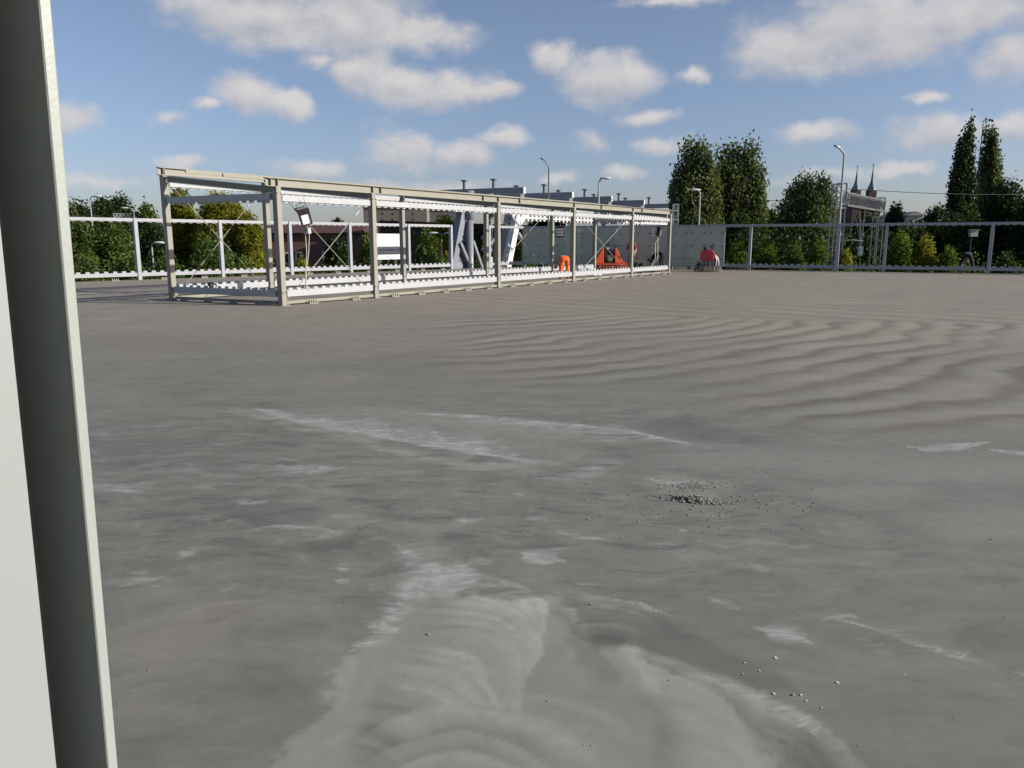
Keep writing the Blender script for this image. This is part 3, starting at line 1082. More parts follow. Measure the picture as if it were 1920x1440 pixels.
# ------------------------------------------------------------------ near column at the left edge of the picture
def near_pavilion():
    Wp = Vector((-0.664 * 0.94, 0.94, 0))
    th = 0.0125
    w, dpt, h = 0.150, 0.30, 3.0
    LEAN = lambda hh: Vector((0.0140 * (hh - 0.92), 0, 0)) + Z * hh     # the posts stand a little out of plumb
    root = thing('near_pavilion', 'close pale steel H column of the roofed pavilion at the left edge of the deck', 'pavilion', Wp - U * dpt / 2)
    Wc0 = Wp - NRM * 0.006                                  # middle plane of the web
    for sh in (0.0, -4.2):
        Wc = Wc0 + U * sh
        col = None
        mb = MB()
        c = [Wc - NRM * w, Wc + NRM * (w + 0.006), Wc + NRM * (w + 0.006) + U * th, Wc - NRM * w + U * th]
        mb.hexa([q + LEAN(0.03) for q in c] + [q + LEAN(h) for q in c])
        col = mb.build('column', CREAMW, root, bevel=0.0015)        # far flange carries the web and the near flange
        mb = MB()
        c2 = [q - U * (dpt + th) for q in c]
        mb.hexa([q + LEAN(0.03) for q in c2] + [q + LEAN(h) for q in c2])
        mb.build('flange', CREAMW, col, bevel=0.0015)
        mb = MB()
        r = 0.027
        prof = []
        for s_ in (1, -1):
            if s_ == 1:
                pts = [(r - r * math.sin(math.pi / 2 * k / 6), r - r * math.cos(math.pi / 2 * k / 6)) for k in range(7)]
                near = [(p[0], -dpt + p[1]) for p in pts]
                far = [(p[0], -p[1]) for p in pts]
                side = near + far[::-1]
                prof += [(0.006 + x, y) for x, y in side]
            else:
                prof += [(-0.006 - x, y) for x, y in side[::-1]]
        poly = [Wc + NRM * x + U * y + LEAN(0.03) for x, y in prof]
        mb.prism(poly, LEAN(h) - LEAN(0.03)).build('web', CREAMW, col)
        mb = MB()
        q0 = Wc - U * dpt / 2
        c = [q0 + U * sx * 0.2 + NRM * sy * 0.19 for sx, sy in ((-1, -1), (1, -1), (1, 1), (-1, 1))]
        mb.hexa([q + Z * 0.001 for q in c] + [q + Z * 0.03 for q in c])
        mb.build('base_plate', CREAMW, col)
    # flush cladding sheet that closes the recess up to a narrow slot beside the far flange
    t0 = Wc0 + NRM * (w + 0.004) - U * 0.057
    mb = MB()
    c = [t0, t0 - U * 4.0, t0 - U * 4.0 - NRM * 0.03, t0 - NRM * 0.03]
    mb.hexa([q + LEAN(0.02) for q in c] + [q + LEAN(2.95) for q in c])
    mb.build('cladding_sheet', mat('off white sheet', (0.245, 0.262, 0.262), 0.5, var=0.03), root)
    # the roof the photographer stands under, its eave beam and an unseen rear wall added to darken the flange
    u0, u1, n0, n1 = -9.0, 1.1, -6.0, 2.05
    RW = mat('grey sandwich panel', (0.20, 0.21, 0.21), 0.7)
    mb = MB()
    c = [U * a_ + NRM * b_ for a_, b_ in ((u0, n0), (u1, n0), (u1, n1), (u0, n1))]
    mb.hexa([q + Z * 3.21 for q in c] + [q + Z * 3.33 for q in c])
    mb.build('roof_panel', RW, root)
    mb = MB()
    mb.bar(U * u0 + NRM * (n1 - 0.06) + Z * 3.10, U * u1 + NRM * (n1 - 0.06) + Z * 3.10, 0.1, 0.2)
    mb.bar(U * u0 + NRM * -1.05 + Z * 3.10, U * (u1 - 0.02) + NRM * -1.05 + Z * 3.10, 0.1, 0.195)
    mb.build('eave_beam', CREAM, root)
    mb = MB()
    mb.bar(U * -4.6 + NRM * n0 + Z * 1.6, U * -4.6 + NRM * (n1 - 0.15) + Z * 1.6, 0.12, 3.19)
    mb.build('rear_wall', RW, root)


near_pavilion()

# ------------------------------------------------------------------ perimeter fences
FH = 2.56


def glass_mat():
    m_ = bpy.data.materials.new('dusty laminated glass')
    m_.use_nodes = True
    t = m_.node_tree
    N = NT(t)
    b = t.nodes['Principled BSDF']
    g = N.n('ShaderNodeNewGeometry')
    n1 = N.noise(g.outputs['Position'], 1.6, 6, 0.6)
    b.inputs['Base Color'].default_value = (0.50, 0.52, 0.44, 1)
    b.inputs['Specular IOR Level'].default_value = 0.25
    b.inputs['Roughness'].default_value = 0.25
    tr = N.n('ShaderNodeBsdfTransparent')
    tr.inputs[0].default_value = (0.55, 0.66, 0.62, 1)
    mx = N.n('ShaderNodeMixShader')
    N.put(mx.inputs[0], N.ss(n1, 0.3, 0.7, 0.66, 0.82))
    t.links.new(tr.outputs[0], mx.inputs[1])
    t.links.new(b.outputs[0], mx.inputs[2])
    t.links.new(mx.outputs[0], t.nodes['Material Output'].inputs[0])
    return m_


GLASS = glass_mat()


def fence_post(p, d, side, root, wide=0.15, deep=0.2, h=FH):
    mb = MB()
    ax, ay = d * (wide / 2), side * (deep / 2)
    c = [p + sx * ax + sy * ay for sx, sy in ((-1, -1), (1, -1), (1, 1), (-1, 1))]
    mb.hexa(c + [q + Z * h for q in c])
    return mb.build('post', GALVF, root, bevel=0.006)


def fence_bay(a, b, root, d, wide=0.15, anchor_side=None):
    a2, b2 = a + d * (wide / 2 + 0.004), b - d * (wide / 2 + 0.004)
    mb = MB()
    teeth_rail(mb, a2 + Z * (FH - 0.065), b2 + Z * (FH - 0.065), 0.12, 0.13, -1, period=0.33, tw=0.16, th=0.035)
    mb.build('top_rail', GALVF, root)
    mb = MB()
    teeth_rail(mb, a2 + Z * 0.235, b2 + Z * 0.235, 0.12, 0.15, 1, period=0.33, tw=0.16, th=0.07)
    mb.build('bottom_rail', GALVF, root)
    n = max(2, int((b2 - a2).length / 1.6))
    anchors(root, [a2 + (b2 - a2) * ((k + 0.5) / n) + anchor_side * 0.22 for k in range(n)], math.atan2(d.y, d.x))


def fences():
    sa = Vector((UA.y, -UA.x, 0))
    root = thing('perimeter_fence', 'white steel post and rail fence along the left deck edge, before yellow green trees', 'fence', FA[4])
    for i, p in enumerate(FA[:-1]):
        fence_post(p, UA, sa, root)
    for i in range(len(FA) - 1):
        if i == 7:
            continue                                    # the open bay in front of the raking legs
        fence_bay(FA[i], FA[i + 1], root, UA, anchor_side=sa)
    sr = Vector((VR.y, -VR.x, 0))
    root2 = thing('perimeter_fence', 'shaded grey steel fence along the far right deck edge with glass panels', 'fence', FR[4])
    for i, p in enumerate(FR):
        fence_post(p, VR, sr, root2, 0.2 if i == 4 else 0.15, 0.24 if i == 4 else 0.2)
    for i in range(len(FR) - 1):
        fence_bay(FR[i], FR[i + 1], root2, VR, anchor_side=sr)
    # glass panels, each with clips
    e = G(1358, FRY(1358))
    per = (0, 3, 6, 9)
    for bay in range(3):
        a, b = FR[bay], FR[bay + 1]
        if bay == 2:
            b = e                       # the glazing stops short of the next post
        k = 4 if bay < 2 else 3
        for j in range(k):
            q0 = a + (b - a) * ((j + 0.006) / k) + VR * 0.02
            q1 = a + (b - a) * ((j + 0.994) / k) - VR * 0.02
            mb = MB()
            mb.bar(q0 + sr * 0.09 + Z * 1.32, q1 + sr * 0.09 + Z * 1.32, 0.018, 2.28)
            pane = mb.build('glass_pane', GLASS, root2)
            cb = MB()
            for f in (0.16, 0.84):
                for hz in (0.62, 1.35, 2.08):
                    q = q0.lerp(q1, f) + sr * 0.105 + Z * hz
                    cb.bar(q - VR * 0.085, q + VR * 0.085, 0.02, 0.035)
            cb.build('clip', BLACK, pane)
            sb = MB()
            for q in (q0, q1):
                sb.bar(q + sr * 0.09 + Z * 0.18, q + sr * 0.09 + Z * 2.46, 0.026, 0.02)
            sb.build('edge_seal', mat('pale seal', (0.5, 0.52, 0.5), 0.5), pane)


fences()


# ------------------------------------------------------------------ big station hall beyond the corner
N_HALL = 36.0


def hall_pt(px, py, N=N_HALL):
    """point on the vertical plane parallel to U at distance N whose image is px, py"""
    r = ray(px, py)
    s_ = -N / (r.x * NRM.x + r.y * NRM.y)
    return EYE + r * s_


def hall():
    root = thing('station_hall', 'low white canopied station hall with stepped grey roof frames and vent stacks', 'building',
                 Vector((hall_pt(1100, 400).x, hall_pt(1100, 400).y, GZ)))
    a = hall_pt(952, 400)
    b = hall_pt(1268, 416)
    a0, b0 = Vector((a.x, a.y, 0)), Vector((b.x, b.y, 0))
    zb, zt = 3.45, 5.05
    for nm, z0, z1 in (('fascia_panel', zt - 0.42, zt), ('fascia_panel', zb + 0.30, zb + 0.55), ('fascia_panel', zb, zb + 0.14)):
        mb = MB()
        mb.bar(a0 + Z * (z0 + z1) / 2, b0 + Z * (z0 + z1) / 2, 0.3, z1 - z0)
        mb.build(nm, WHITE, root)
    mb = MB()
    L = (b0 - a0).length
    n = int(L / 0.62)
    for i in range(n):
        c = a0 + (b0 - a0) * ((i + 0.5) / n)
        for zc in (zb + 0.22, (zb + 0.55 + zt - 0.42) / 2):
            hh = 0.16 if zc < zb + 0.3 else zt - 0.97 - zb
            mb.bar(c - U * 0.17 + Z * zc, c + U * 0.17 + Z * zc, 0.22, hh)
        mb.bar(c - U * 0.13 + Z * (zb - 0.08), c + U * 0.13 + Z * (zb - 0.08), 0.2, 0.16)
    o = mb.build('fascia_battens', WHITE, root)
    tag(o, kind='stuff')
    back = -NRM * 15
    mb = MB()
    c = [a0 - NRM * 0.2, b0 - NRM * 0.2, b0 + back, a0 + back]
    mb.hexa([q + Z * (zt - 0.25) for q in c] + [q + Z * (zt - 0.05) for q in c])
    mb.build('roof_slab', mat('pale roofing', (0.28, 0.285, 0.29), 0.7), root)
    mb = MB()
    mb.bar(a0 + back + Z * -1.0 + U * 1, b0 + back + Z * -1.0, 0.3, 9.0)
    mb.build('rear_wall', mat('dark hall wall', (0.06, 0.06, 0.065), 0.8), root)
    for f in (0.3, 0.5, 0.72, 0.97):
        q = a0.lerp(b0, f) - NRM * 0.4
        mb = MB()
        mb.bar(Vector((q.x, q.y, GZ)), q + Z * (zb + 0.0), 0.35, 0.35)
        mb.build('hall_column', STEEL, root)
    # five portal frames stepping away along the roof
    for (x, y) in ((983, 351), (1074, 360), (1147, 368), (1208, 375), (1262, 381.5)):
        q = hall_pt(x, y)
        e = q + V * 8.6
        mb = MB()
        mb.bar(q - Z * 0.24, e - Z * 0.24, 0.35, 0.48)
        fr = mb.build('roof_frame', STEEL, root)
        for p in (q + V * 0.16, q + V * 2.4, e - V * 0.16):
            m2 = MB()
            m2.bar(Vector((p.x, p.y, zt - 0.05)), p - Z * 0.481, 0.3, 0.3)
            m2.build('frame_leg', WHITE if p is not e else STEEL, fr)
        for f in (0.33, 0.66):
            p = q.lerp(e, f)
            m2 = MB()
            m2.lathe(((0.13, 0.0), (0.13, 0.62), (0.3, 0.66), (0.3, 0.74), (0.05, 0.8)), p + Z * 0.001, 10)
            m2.build('vent_stack', DARKS, fr)
        m2 = MB()
        m2.bar(q - V * 0.03 - Z * 0.24, q - V * 0.001 - Z * 0.24, 0.37, 0.5)
        m2.build('sunlit_end', WHITE, fr)  # white cap paints the frame's end face as lit by the sun


hall()


def raking_support():
    D = 55.0
    base = at(905, 505, D)
    root = thing('raking_support', 'pale steel support of round columns and raking box legs beyond the fence gap', 'steel support',
                 Vector((base.x, base.y, GZ)))

    def pt(x, y, d=0.0):
        return hall_pt(x, y, 33.0 + d)

    def down(p):
        return Vector((p.x, p.y, GZ))

    LIL = mat('shaded lilac grey', (0.19, 0.20, 0.225), 0.4, var=0.06)  # lilac grey darkened, so shade on columns and legs sits in the colour
    for cx, dd in ((881, 0.0), (918, 1.0)):
        p, q = pt(cx, 395, dd), pt(cx, 412, dd)
        mb = MB()
        mb.tube((Vector((q.x, q.y, GZ)), q), 0.235, 20)
        o = mb.build('round_column', LIL, root, smooth=True)
        mb = MB()
        mb.tube((Vector((q.x, q.y, q.z)), Vector((q.x, q.y, q.z + 0.05)), Vector((q.x, q.y, 5.0))), (0.24, 0.31, 0.31), 20)
        mb.build('collar', LIL, o, smooth=True)
        for yy in (447, 480):
            z_ = pt(cx, yy, dd).z
            mb = MB()
            mb.tube((Vector((q.x, q.y, z_)), Vector((q.x, q.y, z_ + 0.02))), 0.24, 20)
            mb.build('weld_ring', STEEL, o)
    # left raking leg and web plate with a cut out window
    mb = MB()
    mb.bar(pt(843, 520, 0.4), pt(868, 385, 0.4), 0.5, 0.5, up=U)
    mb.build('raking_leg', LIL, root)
    mb = MB()
    for pl in (((851, 505), (861, 455), (876, 463), (876, 505)), ((862, 448), (868, 415), (876, 415), (876, 456)),
               ((868, 398), (870, 391), (877, 391), (877, 405), (869, 410))):
        mb.prism([pt(x, y, 0.35) for x, y in pl], -NRM * 0.1)
    mb.build('web_plate', STEEL, root)
    mb = MB()
    mb.prism([pt(x, y, 0.30) for x, y in ((861, 441), (865, 421), (873, 421), (869, 441))], -NRM * 0.04)
    mb.build('window_panel', WHITE, root)
    for p0, p1 in (((862, 455), (886, 512)), ((886, 452), (906, 512)), ((925, 480), (905, 444)), ((905, 470), (929, 445)), ((922, 478), (936, 462))):
        mb = MB()
        mb.bar(pt(*p0, 0.1), pt(*p1, 0.1), 0.26, 0.2, up=U)
        mb.build('brace', LIL, root)
    # right raking leg, sun lit, forking towards the canopy
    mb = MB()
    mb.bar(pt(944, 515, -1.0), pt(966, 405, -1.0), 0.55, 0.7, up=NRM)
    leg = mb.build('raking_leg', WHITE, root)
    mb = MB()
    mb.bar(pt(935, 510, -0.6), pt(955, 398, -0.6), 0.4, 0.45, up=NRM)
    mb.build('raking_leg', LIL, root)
    for p0, p1 in (((950, 455), (961, 468)), ((960, 405), (974, 424))):
        mb = MB()
        mb.bar(pt(*p0, -1.37), pt(*p1, -1.37), 0.16, 0.05, up=NRM)
        mb.build('rib', STEEL, leg)
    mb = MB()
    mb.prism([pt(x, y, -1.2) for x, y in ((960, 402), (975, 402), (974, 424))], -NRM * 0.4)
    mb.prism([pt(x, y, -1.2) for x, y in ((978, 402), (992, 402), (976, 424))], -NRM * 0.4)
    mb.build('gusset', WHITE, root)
    mb = MB()
    mb.bar(pt(970, 436, -1.1), pt(976, 446, -1.1), 0.2, 0.3, up=NRM)
    mb.build('bearing', STEEL, root)
    mb = MB()
    mb.bar(pt(850, 392, 0.4), pt(1000, 399, 0.4), 0.5, 0.35)
    mb.build('cross_head', WHITE, root)


raking_support()


# ------------------------------------------------------------------ trees
def leaves(blobs, n, size, name, m_, parent, up=0.0, shell=0.55, flat=0.0):
    """n leaf shaped quads spread through ellipsoids; blobs: (cx,cy,cz, rx,ry,rz)"""
    n, size = int(n * 2.3), size * 0.66
    B = np.array(blobs, float)
    vol = (B[:, 3] * B[:, 4] * B[:, 5]) ** 0.75
    idx = RNG.choice(len(B), n, p=vol / vol.sum())
    d = RNG.normal(size=(n, 3))
    d /= np.linalg.norm(d, axis=1)[:, None]
    r = RNG.random(n) ** (1 / 3 * (1 - shell) + 0.12)
    r = r * (0.86 + 0.3 * RNG.random(n))
    # lumps: pull leaves together into clumps
    n_ = n
    c = B[idx, :3] + d * r[:, None] * B[idx, 3:6]
    nc = max(6, n // 26)
    cl = c[RNG.choice(n, nc)]
    pick = RNG.integers(0, nc, n)
    near = RNG.choice(nc, (n, 5))
    dist = np.linalg.norm(cl[near] - c[:, None, :], axis=2)
    best = near[np.arange(n), dist.argmin(1)]
    c = c * 0.72 + cl[best] * 0.28
    a = RNG.normal(size=(n, 3))
    a[:, 2] += up * 2.5
    a /= np.linalg.norm(a, axis=1)[:, None]
    h = RNG.normal(size=(n, 3))
    h[:, 2] *= (1 - flat)
    b = np.cross(a, h)
    b /= np.linalg.norm(b, axis=1)[:, None] + 1e-9
    s_ = size * (0.55 + 0.9 * RNG.random(n))[:, None]
    v = np.stack([c - a * s_, c + b * s_ * 0.55, c + a * s_, c - b * s_ * 0.55], 1).reshape(-1, 3)
    off = np.array(parent.location) if parent is not None else np.zeros(3)
    v = v - off
    me = bpy.data.meshes.new(name)
    me.vertices.add(4 * n)
    me.vertices.foreach_set('co', v.astype(np.float32).ravel())
    me.loops.add(4 * n)
    me.loops.foreach_set('vertex_index', np.arange(4 * n, dtype=np.int32))
    me.polygons.add(n)
    me.polygons.foreach_set('loop_start', np.arange(0, 4 * n, 4, dtype=np.int32))
    me.update(calc_edges=True)
    me.materials.append(m_)
    o = bpy.data.objects.new(name, me)
    COL.objects.link(o)
    o.parent = parent
    return o


LEAF = {
    'dark': leafmat('dark broad leaves', (0.014, 0.026, 0.009), (0.036, 0.058, 0.018)),
    'mid': leafmat('mid green leaves', (0.036, 0.064, 0.015), (0.11, 0.15, 0.034)),
    'yellow': leafmat('yellow green leaves', (0.10, 0.115, 0.012), (0.27, 0.25, 0.032), 0.5),
    'poplar': leafmat('poplar leaves', (0.045, 0.06, 0.026), (0.145, 0.17, 0.078), 0.45),
    'bush': leafmat('fresh shrub leaves', (0.05, 0.085, 0.015), (0.15, 0.18, 0.033), 0.45),
}


def limb_set(root, base, top, r, spots):
    mb = MB()
    mid = base.lerp(top, 0.5) + Vector((random.uniform(-.2, .2), random.uniform(-.2, .2), 0))
    mb.tube((base, mid, top), (r, r * 0.65, r * 0.18), 8)
    t = mb.build('trunk', BARK, root)
    mb = MB()
    for s_ in spots:
        f = random.uniform(0.35, 0.75)
        p = base.lerp(mid, f * 2) if f < 0.5 else mid.lerp(top, f * 2 - 1)
        q = Vector(s_)
        mb.tube((p, p.lerp(q, 0.55) + Z * 0.25, q), (r * 0.35, r * 0.22, r * 0.06), 5)
    mb.build('limb', BARK, t)


def tree(label, x, ytop, D, width, leaf, n=5000, size=0.2, base=GZ, name='tree', ybase=None, nb=9, group=None, low=0.25):
    """broad tree: x, ytop, width in photo pixels; D metres away"""
    top = at(x, ytop, D)
    w = width / F * D / 2
    b = Vector((top.x, D, base))
    h = top.z - base
    root = thing(name, label, 'tree' if name != 'shrub' else 'shrub', b, group)
    blobs = [(b.x, D, base + h * 0.68, w * 0.72, w * 0.72, h * 0.32)]
    for k in range(nb):
        t = random.uniform(low, 0.86)
        a = random.uniform(0, 2 * math.pi)
        rr = w * (1.0 - 0.75 * max(0, (t - 0.45)) / 0.41 * 0.6) * random.uniform(0.45, 0.8)
        rb = w * random.uniform(0.28, 0.48)
        blobs.append((b.x + rr * math.cos(a), D + rr * math.sin(a), base + h * t, rb, rb, min(rb * 0.9, h * (0.98 - t) + 0.15)))
    limb_set(root, b, Vector((top.x, D, base + h * 0.86)), max(0.06, 0.022 * h), [q[:3] for q in blobs[1:]])
    leaves(blobs, n, size, 'foliage', LEAF[leaf], root)
    return root


def poplar(label, x, ytop, D, width, leaf, plumes, n=6000, size=0.22, base=GZ, lean=0.0, group=None, low=0.12):
    """columnar tree of upright plumes; plumes: (dx, ytop, ybase, halfwidth) in photo pixels"""
    top = at(x, ytop, D)
    b = Vector((top.x, D, base))
    root = thing('poplar_tree', label, 'tree', b, group)
    blobs = []
    spots = []
    plumes = list(plumes)
    for _ in range(26):
        q = random.choice(plumes[:max(3, len(plumes) - 3)])
        dx = q[0] + random.uniform(-1.15, 1.15) * q[3]
        yt = q[1] + abs(random.gauss(0, 0.22)) * (q[2] - q[1]) - random.uniform(0, 7)
        plumes.append((dx, yt, yt + random.uniform(30, 75), random.uniform(2.5, 5.5)))
    for dx, yt, yb, hw in plumes:
        pt_, pb_ = at(x + dx, yt, D), at(x + dx * 0.72, yb, D)
        dd = random.uniform(-0.5, 0.5) * width / F * D * 0.5
        r = hw / F * D * 1.18
        m_ = 6
        for k in range(m_):
            f = (k + 0.5) / m_
            prof = math.sin(math.pi * min(1, 0.22 + 0.78 * (1 - f))) ** 0.7 if f > 0.25 else 0.75 + f
            rr = max(0.18, r * min(1.0, prof) * (1.0 - 0.32 * f * f))
            c = pb_.lerp(pt_, f)
            jit = random.uniform(-0.25, 0.25) * r
            blobs.append((c.x + jit, D + dd * (1 - f * 0.5), c.z, rr, rr, (pt_.z - pb_.z) / m_ * 0.85))
        spots.append(Vector((pt_.x, D + dd * 0.5, pt_.z - 0.6)))
    limb_set(root, b, Vector((top.x, D, b.z + (top.z - b.z) * 0.7)), 0.3, spots)
    leaves(blobs, n, size, 'foliage', LEAF[leaf], root, up=0.5, shell=0.4)
    return root


# right hand side
poplar('broad poplar just left of its twin, behind the glass panels', 1300, 250, 74, 90, 'poplar',
       ((-12, 250, 420, 20), (4, 249, 430, 20), (22, 252, 430, 17), (-30, 300, 430, 20), (-38, 318, 420, 14), (32, 262, 420, 15),
        (8, 300, 450, 30), (-18, 330, 460, 28), (-40, 345, 455, 16), (30, 330, 470, 22), (38, 285, 470, 16), (46, 320, 475, 18), (48, 370, 480, 20), (0, 380, 500, 34)), n=9500, size=0.24)
poplar('broad poplar just right of its twin, behind the end of the glass', 1388, 252, 76, 100, 'poplar',
       ((-46, 330, 470, 18), (-42, 300, 470, 12), (-30, 258, 430, 19), (-8, 254, 430, 20), (14, 252, 430, 20), (32, 256, 430, 16), (40, 300, 430, 16), (-40, 290, 430, 14),
        (0, 300, 450, 34), (28, 340, 460, 24), (46, 370, 460, 16), (-26, 340, 470, 26), (5, 380, 500, 40), (50, 395, 470, 14)), n=10500, size=0.24)
poplar('loose crowned tree with ragged tips between the broad poplars and the gantry', 1510, 312, 66, 120, 'poplar',
       ((-5, 312, 430, 17), (28, 320, 430, 17), (-22, 338, 430, 16), (46, 328, 440, 14), (10, 360, 460, 38), (-40, 375, 460, 22), (50, 385, 470, 20), (-10, 400, 490, 40)),
       n=7500, size=0.2)
poplar('slim dark poplar with a bare tip, left of the pair behind the right fence', 1812, 200, 70, 60, 'dark',
       ((12, 200, 400, 8), (4, 218, 420, 11), (-6, 240, 430, 14), (-18, 262, 440, 12), (-24, 300, 450, 13), (-10, 330, 470, 24), (-25, 350, 470, 16), (6, 290, 450, 17), (0, 400, 500, 30)),
       n=6500, size=0.2)
poplar('slim dark poplar with a leaning side branch, right of the pair behind the right fence', 1852, 213, 71, 60, 'poplar',
       ((-6, 213, 400, 9), (4, 226, 420, 12), (12, 240, 430, 10), (14, 265, 440, 13), (-6, 280, 450, 17), (8, 320, 460, 22), (22, 306, 420, 8), (-2, 390, 500, 26)),
       n=6000, size=0.2)
tree('round dark tree at the right edge beside the slim poplars', 1893, 322, 62, 110, 'dark', 6500, 0.2, nb=12)
tree('dark bushy tree behind the last right fence post', 1960, 345, 58, 160, 'dark', 5500, 0.2, nb=12)
tree('dark broad tree behind the worker bending at the fence', 1800, 392, 60, 150, 'dark', 6000, 0.2, nb=12)
tree('low dark tree right of the white house', 1760, 380, 78, 90, 'dark', 4500, 0.24, nb=10)
tree('small round topped tree right of the gantry', 1682, 374, 72, 56, 'dark', 3000, 0.2, nb=8)
tree('dark tree behind the hanging signal frame of the gantry', 1628, 392, 84, 90, 'dark', 4500, 0.26, nb=10)
tree('dark tree filling the gap left of the gantry', 1552, 385, 80, 80, 'dark', 4000, 0.24, nb=9)
tree('dark low tree right of the broad poplars', 1445, 388, 78, 80, 'dark', 4500, 0.24, nb=10)
tree('dark undergrowth tree below the right broad poplar', 1392, 400, 64, 100, 'dark', 5000, 0.2, nb=10)
tree('dark tree under the house gable', 1715, 408, 66, 100, 'dark', 4500, 0.2, nb=10)
for lab, x, y, D, w, lf, n in (
        ('sunlit shrub just right of the glass end', 1385, 445, 52, 66, 'bush', 2600),
        ('tall sunlit shrub right of the first open fence post', 1440, 438, 53, 66, 'bush', 2600),
        ('leafy shrub in the middle of the open fence bay', 1490, 448, 52, 60, 'mid', 2400),
        ('bright shrub left of the thick fence post', 1540, 440, 53, 60, 'bush', 2400),
        ('yellowish shrub below the gantry beam', 1588, 462, 50, 44, 'yellow', 2000),
        ('spiky shrub right of the lattice gantry leg', 1690, 428, 52, 66, 'bush', 2800),
        ('brightest yellowish shrub in the bay with the bending worker', 1738, 432, 52, 60, 'yellow', 2600),
        ('low shrub beside the bending worker', 1782, 456, 51, 56, 'bush', 2300),
        ('dim shrub behind the rightmost fence bay', 1890, 468, 50, 70, 'dark', 2200)):
    tree(lab, x, y, D, w, lf, n, 0.13, name='shrub', nb=8, low=0.3)

# left hand side
tree('tall tree almost hidden by the near steel column', 62, 250, 66, 106, 'mid', 4500, 0.2, nb=12)
tree('far dark tree with a rounded crown left of the first street lamp', 150, 372, 95, 90, 'dark', 4000, 0.28, nb=10)
tree('far dark dome of a tree behind the street lamp', 222, 356, 105, 92, 'dark', 5000, 0.28, nb=12)
tree('far dark tree behind the white lattice beam', 190, 362, 100, 70, 'dark', 3500, 0.28, nb=9)
tree('pale bare twigged tree at the left by the column', 132, 366, 80, 40, 'poplar', 900, 0.18, nb=7)
tree('mid green tree left of the yellow tree', 274, 376, 66, 70, 'mid', 5000, 0.2, nb=11)
tree('green tree at the left end of the fence', 150, 402, 54, 100, 'mid', 6500, 0.17, nb=13)
tree('green tree behind the first fence post', 215, 408, 55, 100, 'mid', 6500, 0.17, nb=13)
tree('dark green tree right of the first fence post', 290, 412, 56, 90, 'dark', 5500, 0.17, nb=12)
tree('tall yellow green tree at the pavilion corner', 335, 340, 60, 74, 'yellow', 6500, 0.18, nb=13)
tree('wide yellow green tree seen through the pavilion end', 410, 350, 58, 130, 'yellow', 11000, 0.18, nb=17)
tree('yellow tree beside the dark brick house', 462, 388, 57, 76, 'yellow', 5500, 0.17, nb=11)
tree('dark green shrubby tree below the wide yellow tree', 395, 432, 52, 120, 'mid', 5500, 0.16, nb=12)
tree('small dark dome of a tree on the skyline left of the flat block', 634, 405, 120, 48, 'dark', 2400, 0.3, nb=8)
tree('green tree left of the white billboard', 690, 430, 60, 66, 'bush', 4500, 0.17, nb=10)
tree('dark tree behind the crossed tie rods', 632, 440, 66, 76, 'dark', 4000, 0.2, nb=9)
tree('yellowish tree above the white billboard', 738, 418, 95, 80, 'yellow', 4000, 0.24, nb=9)
tree('tall yellow green tree right of the double lamp', 832, 398, 66, 80, 'yellow', 5500, 0.18, nb=11)
tree('dark green tree behind the double lamp', 800, 425, 64, 90, 'mid', 5500, 0.18, nb=11)
tree('green tree between the round columns', 898, 425, 72, 60, 'mid', 3500, 0.2, nb=9)
tree('green tree behind the sunlit raking leg', 985, 440, 62, 74, 'bush', 3800, 0.17, nb=9)
tree('olive tree under the station canopy', 1020, 392, 92, 110, 'mid', 5500, 0.26, nb=12)
for lab, x, y, D, w, lf, n in (
        ('yellow shrub in front of the dark brick house', 563, 478, 50, 54, 'yellow', 2600),
        ('low green shrub by the left fence end', 160, 470, 47, 90, 'mid', 3000),
        ('low green shrub behind the first fence post', 240, 468, 48, 90, 'mid', 3000),
        ('low green shrub right of the hanging lamp head', 312, 470, 49, 80, 'mid', 2800),
        ('low shrub beneath the yellow trees', 460, 478, 49, 70, 'bush', 2500),
        ('low shrub under the white billboard', 735, 484, 68, 70, 'bush', 2400),
        ('low shrub left of the raking support', 810, 478, 54, 70, 'mid', 2400)):
    tree(lab, x, y, D, w, lf, n, 0.13, name='shrub', nb=8, low=0.3)


def thicket(name, label, x0, x1, y0, y1, D0, D1, n, size, leaf):
    blobs = []
    for k in range(int((x1 - x0) / 14)):
        x = x0 + 14 * (k + random.random())
        D = random.uniform(D0, D1)
        p = at(x, random.uniform(y0, y1), D)
        w = random.uniform(1.1, 2.1)
        hz_ = max(1.0, (p.z - GZ) / 2)
        blobs.append((p.x, D, GZ + hz_, w, w, hz_))
    tag(leaves(blobs, n, size, name, LEAF[leaf], None), label, None, None, 'stuff')


thicket('undergrowth', 'dense dark undergrowth behind the right fence', 1350, 2020, 402, 425, 58, 68, 15000, 0.24, 'dark')
thicket('undergrowth', 'leafy undergrowth at the foot of the trees behind the right fence', 1350, 2020, 452, 480, 52, 56, 9000, 0.15, 'mid')
thicket('undergrowth', 'leafy undergrowth at the foot of the trees behind the left fence', 60, 870, 462, 486, 50, 55, 9000, 0.15, 'mid')


def far_wood():
    """the far wooded skyline that reads as one mass"""
    blobs = []
    for k in range(150):
        x = random.uniform(-700, 2700)
        D = random.uniform(190, 420)
        p = at(x, random.uniform(430, 446), D)
        w = random.uniform(5, 11)
        blobs.append((p.x, D, (p.z + GZ) / 2 + 1.0, w, w, (p.z - GZ) / 2 + 1))
    e = bpy.data.objects.new('far_wood', None)
    o = leaves(blobs, 26000, 0.9, 'far_wood', LEAF['dark'], None)
    bpy.data.objects.remove(e)
    tag(o, 'far dark wood along the skyline', None, None, 'stuff')


far_wood()


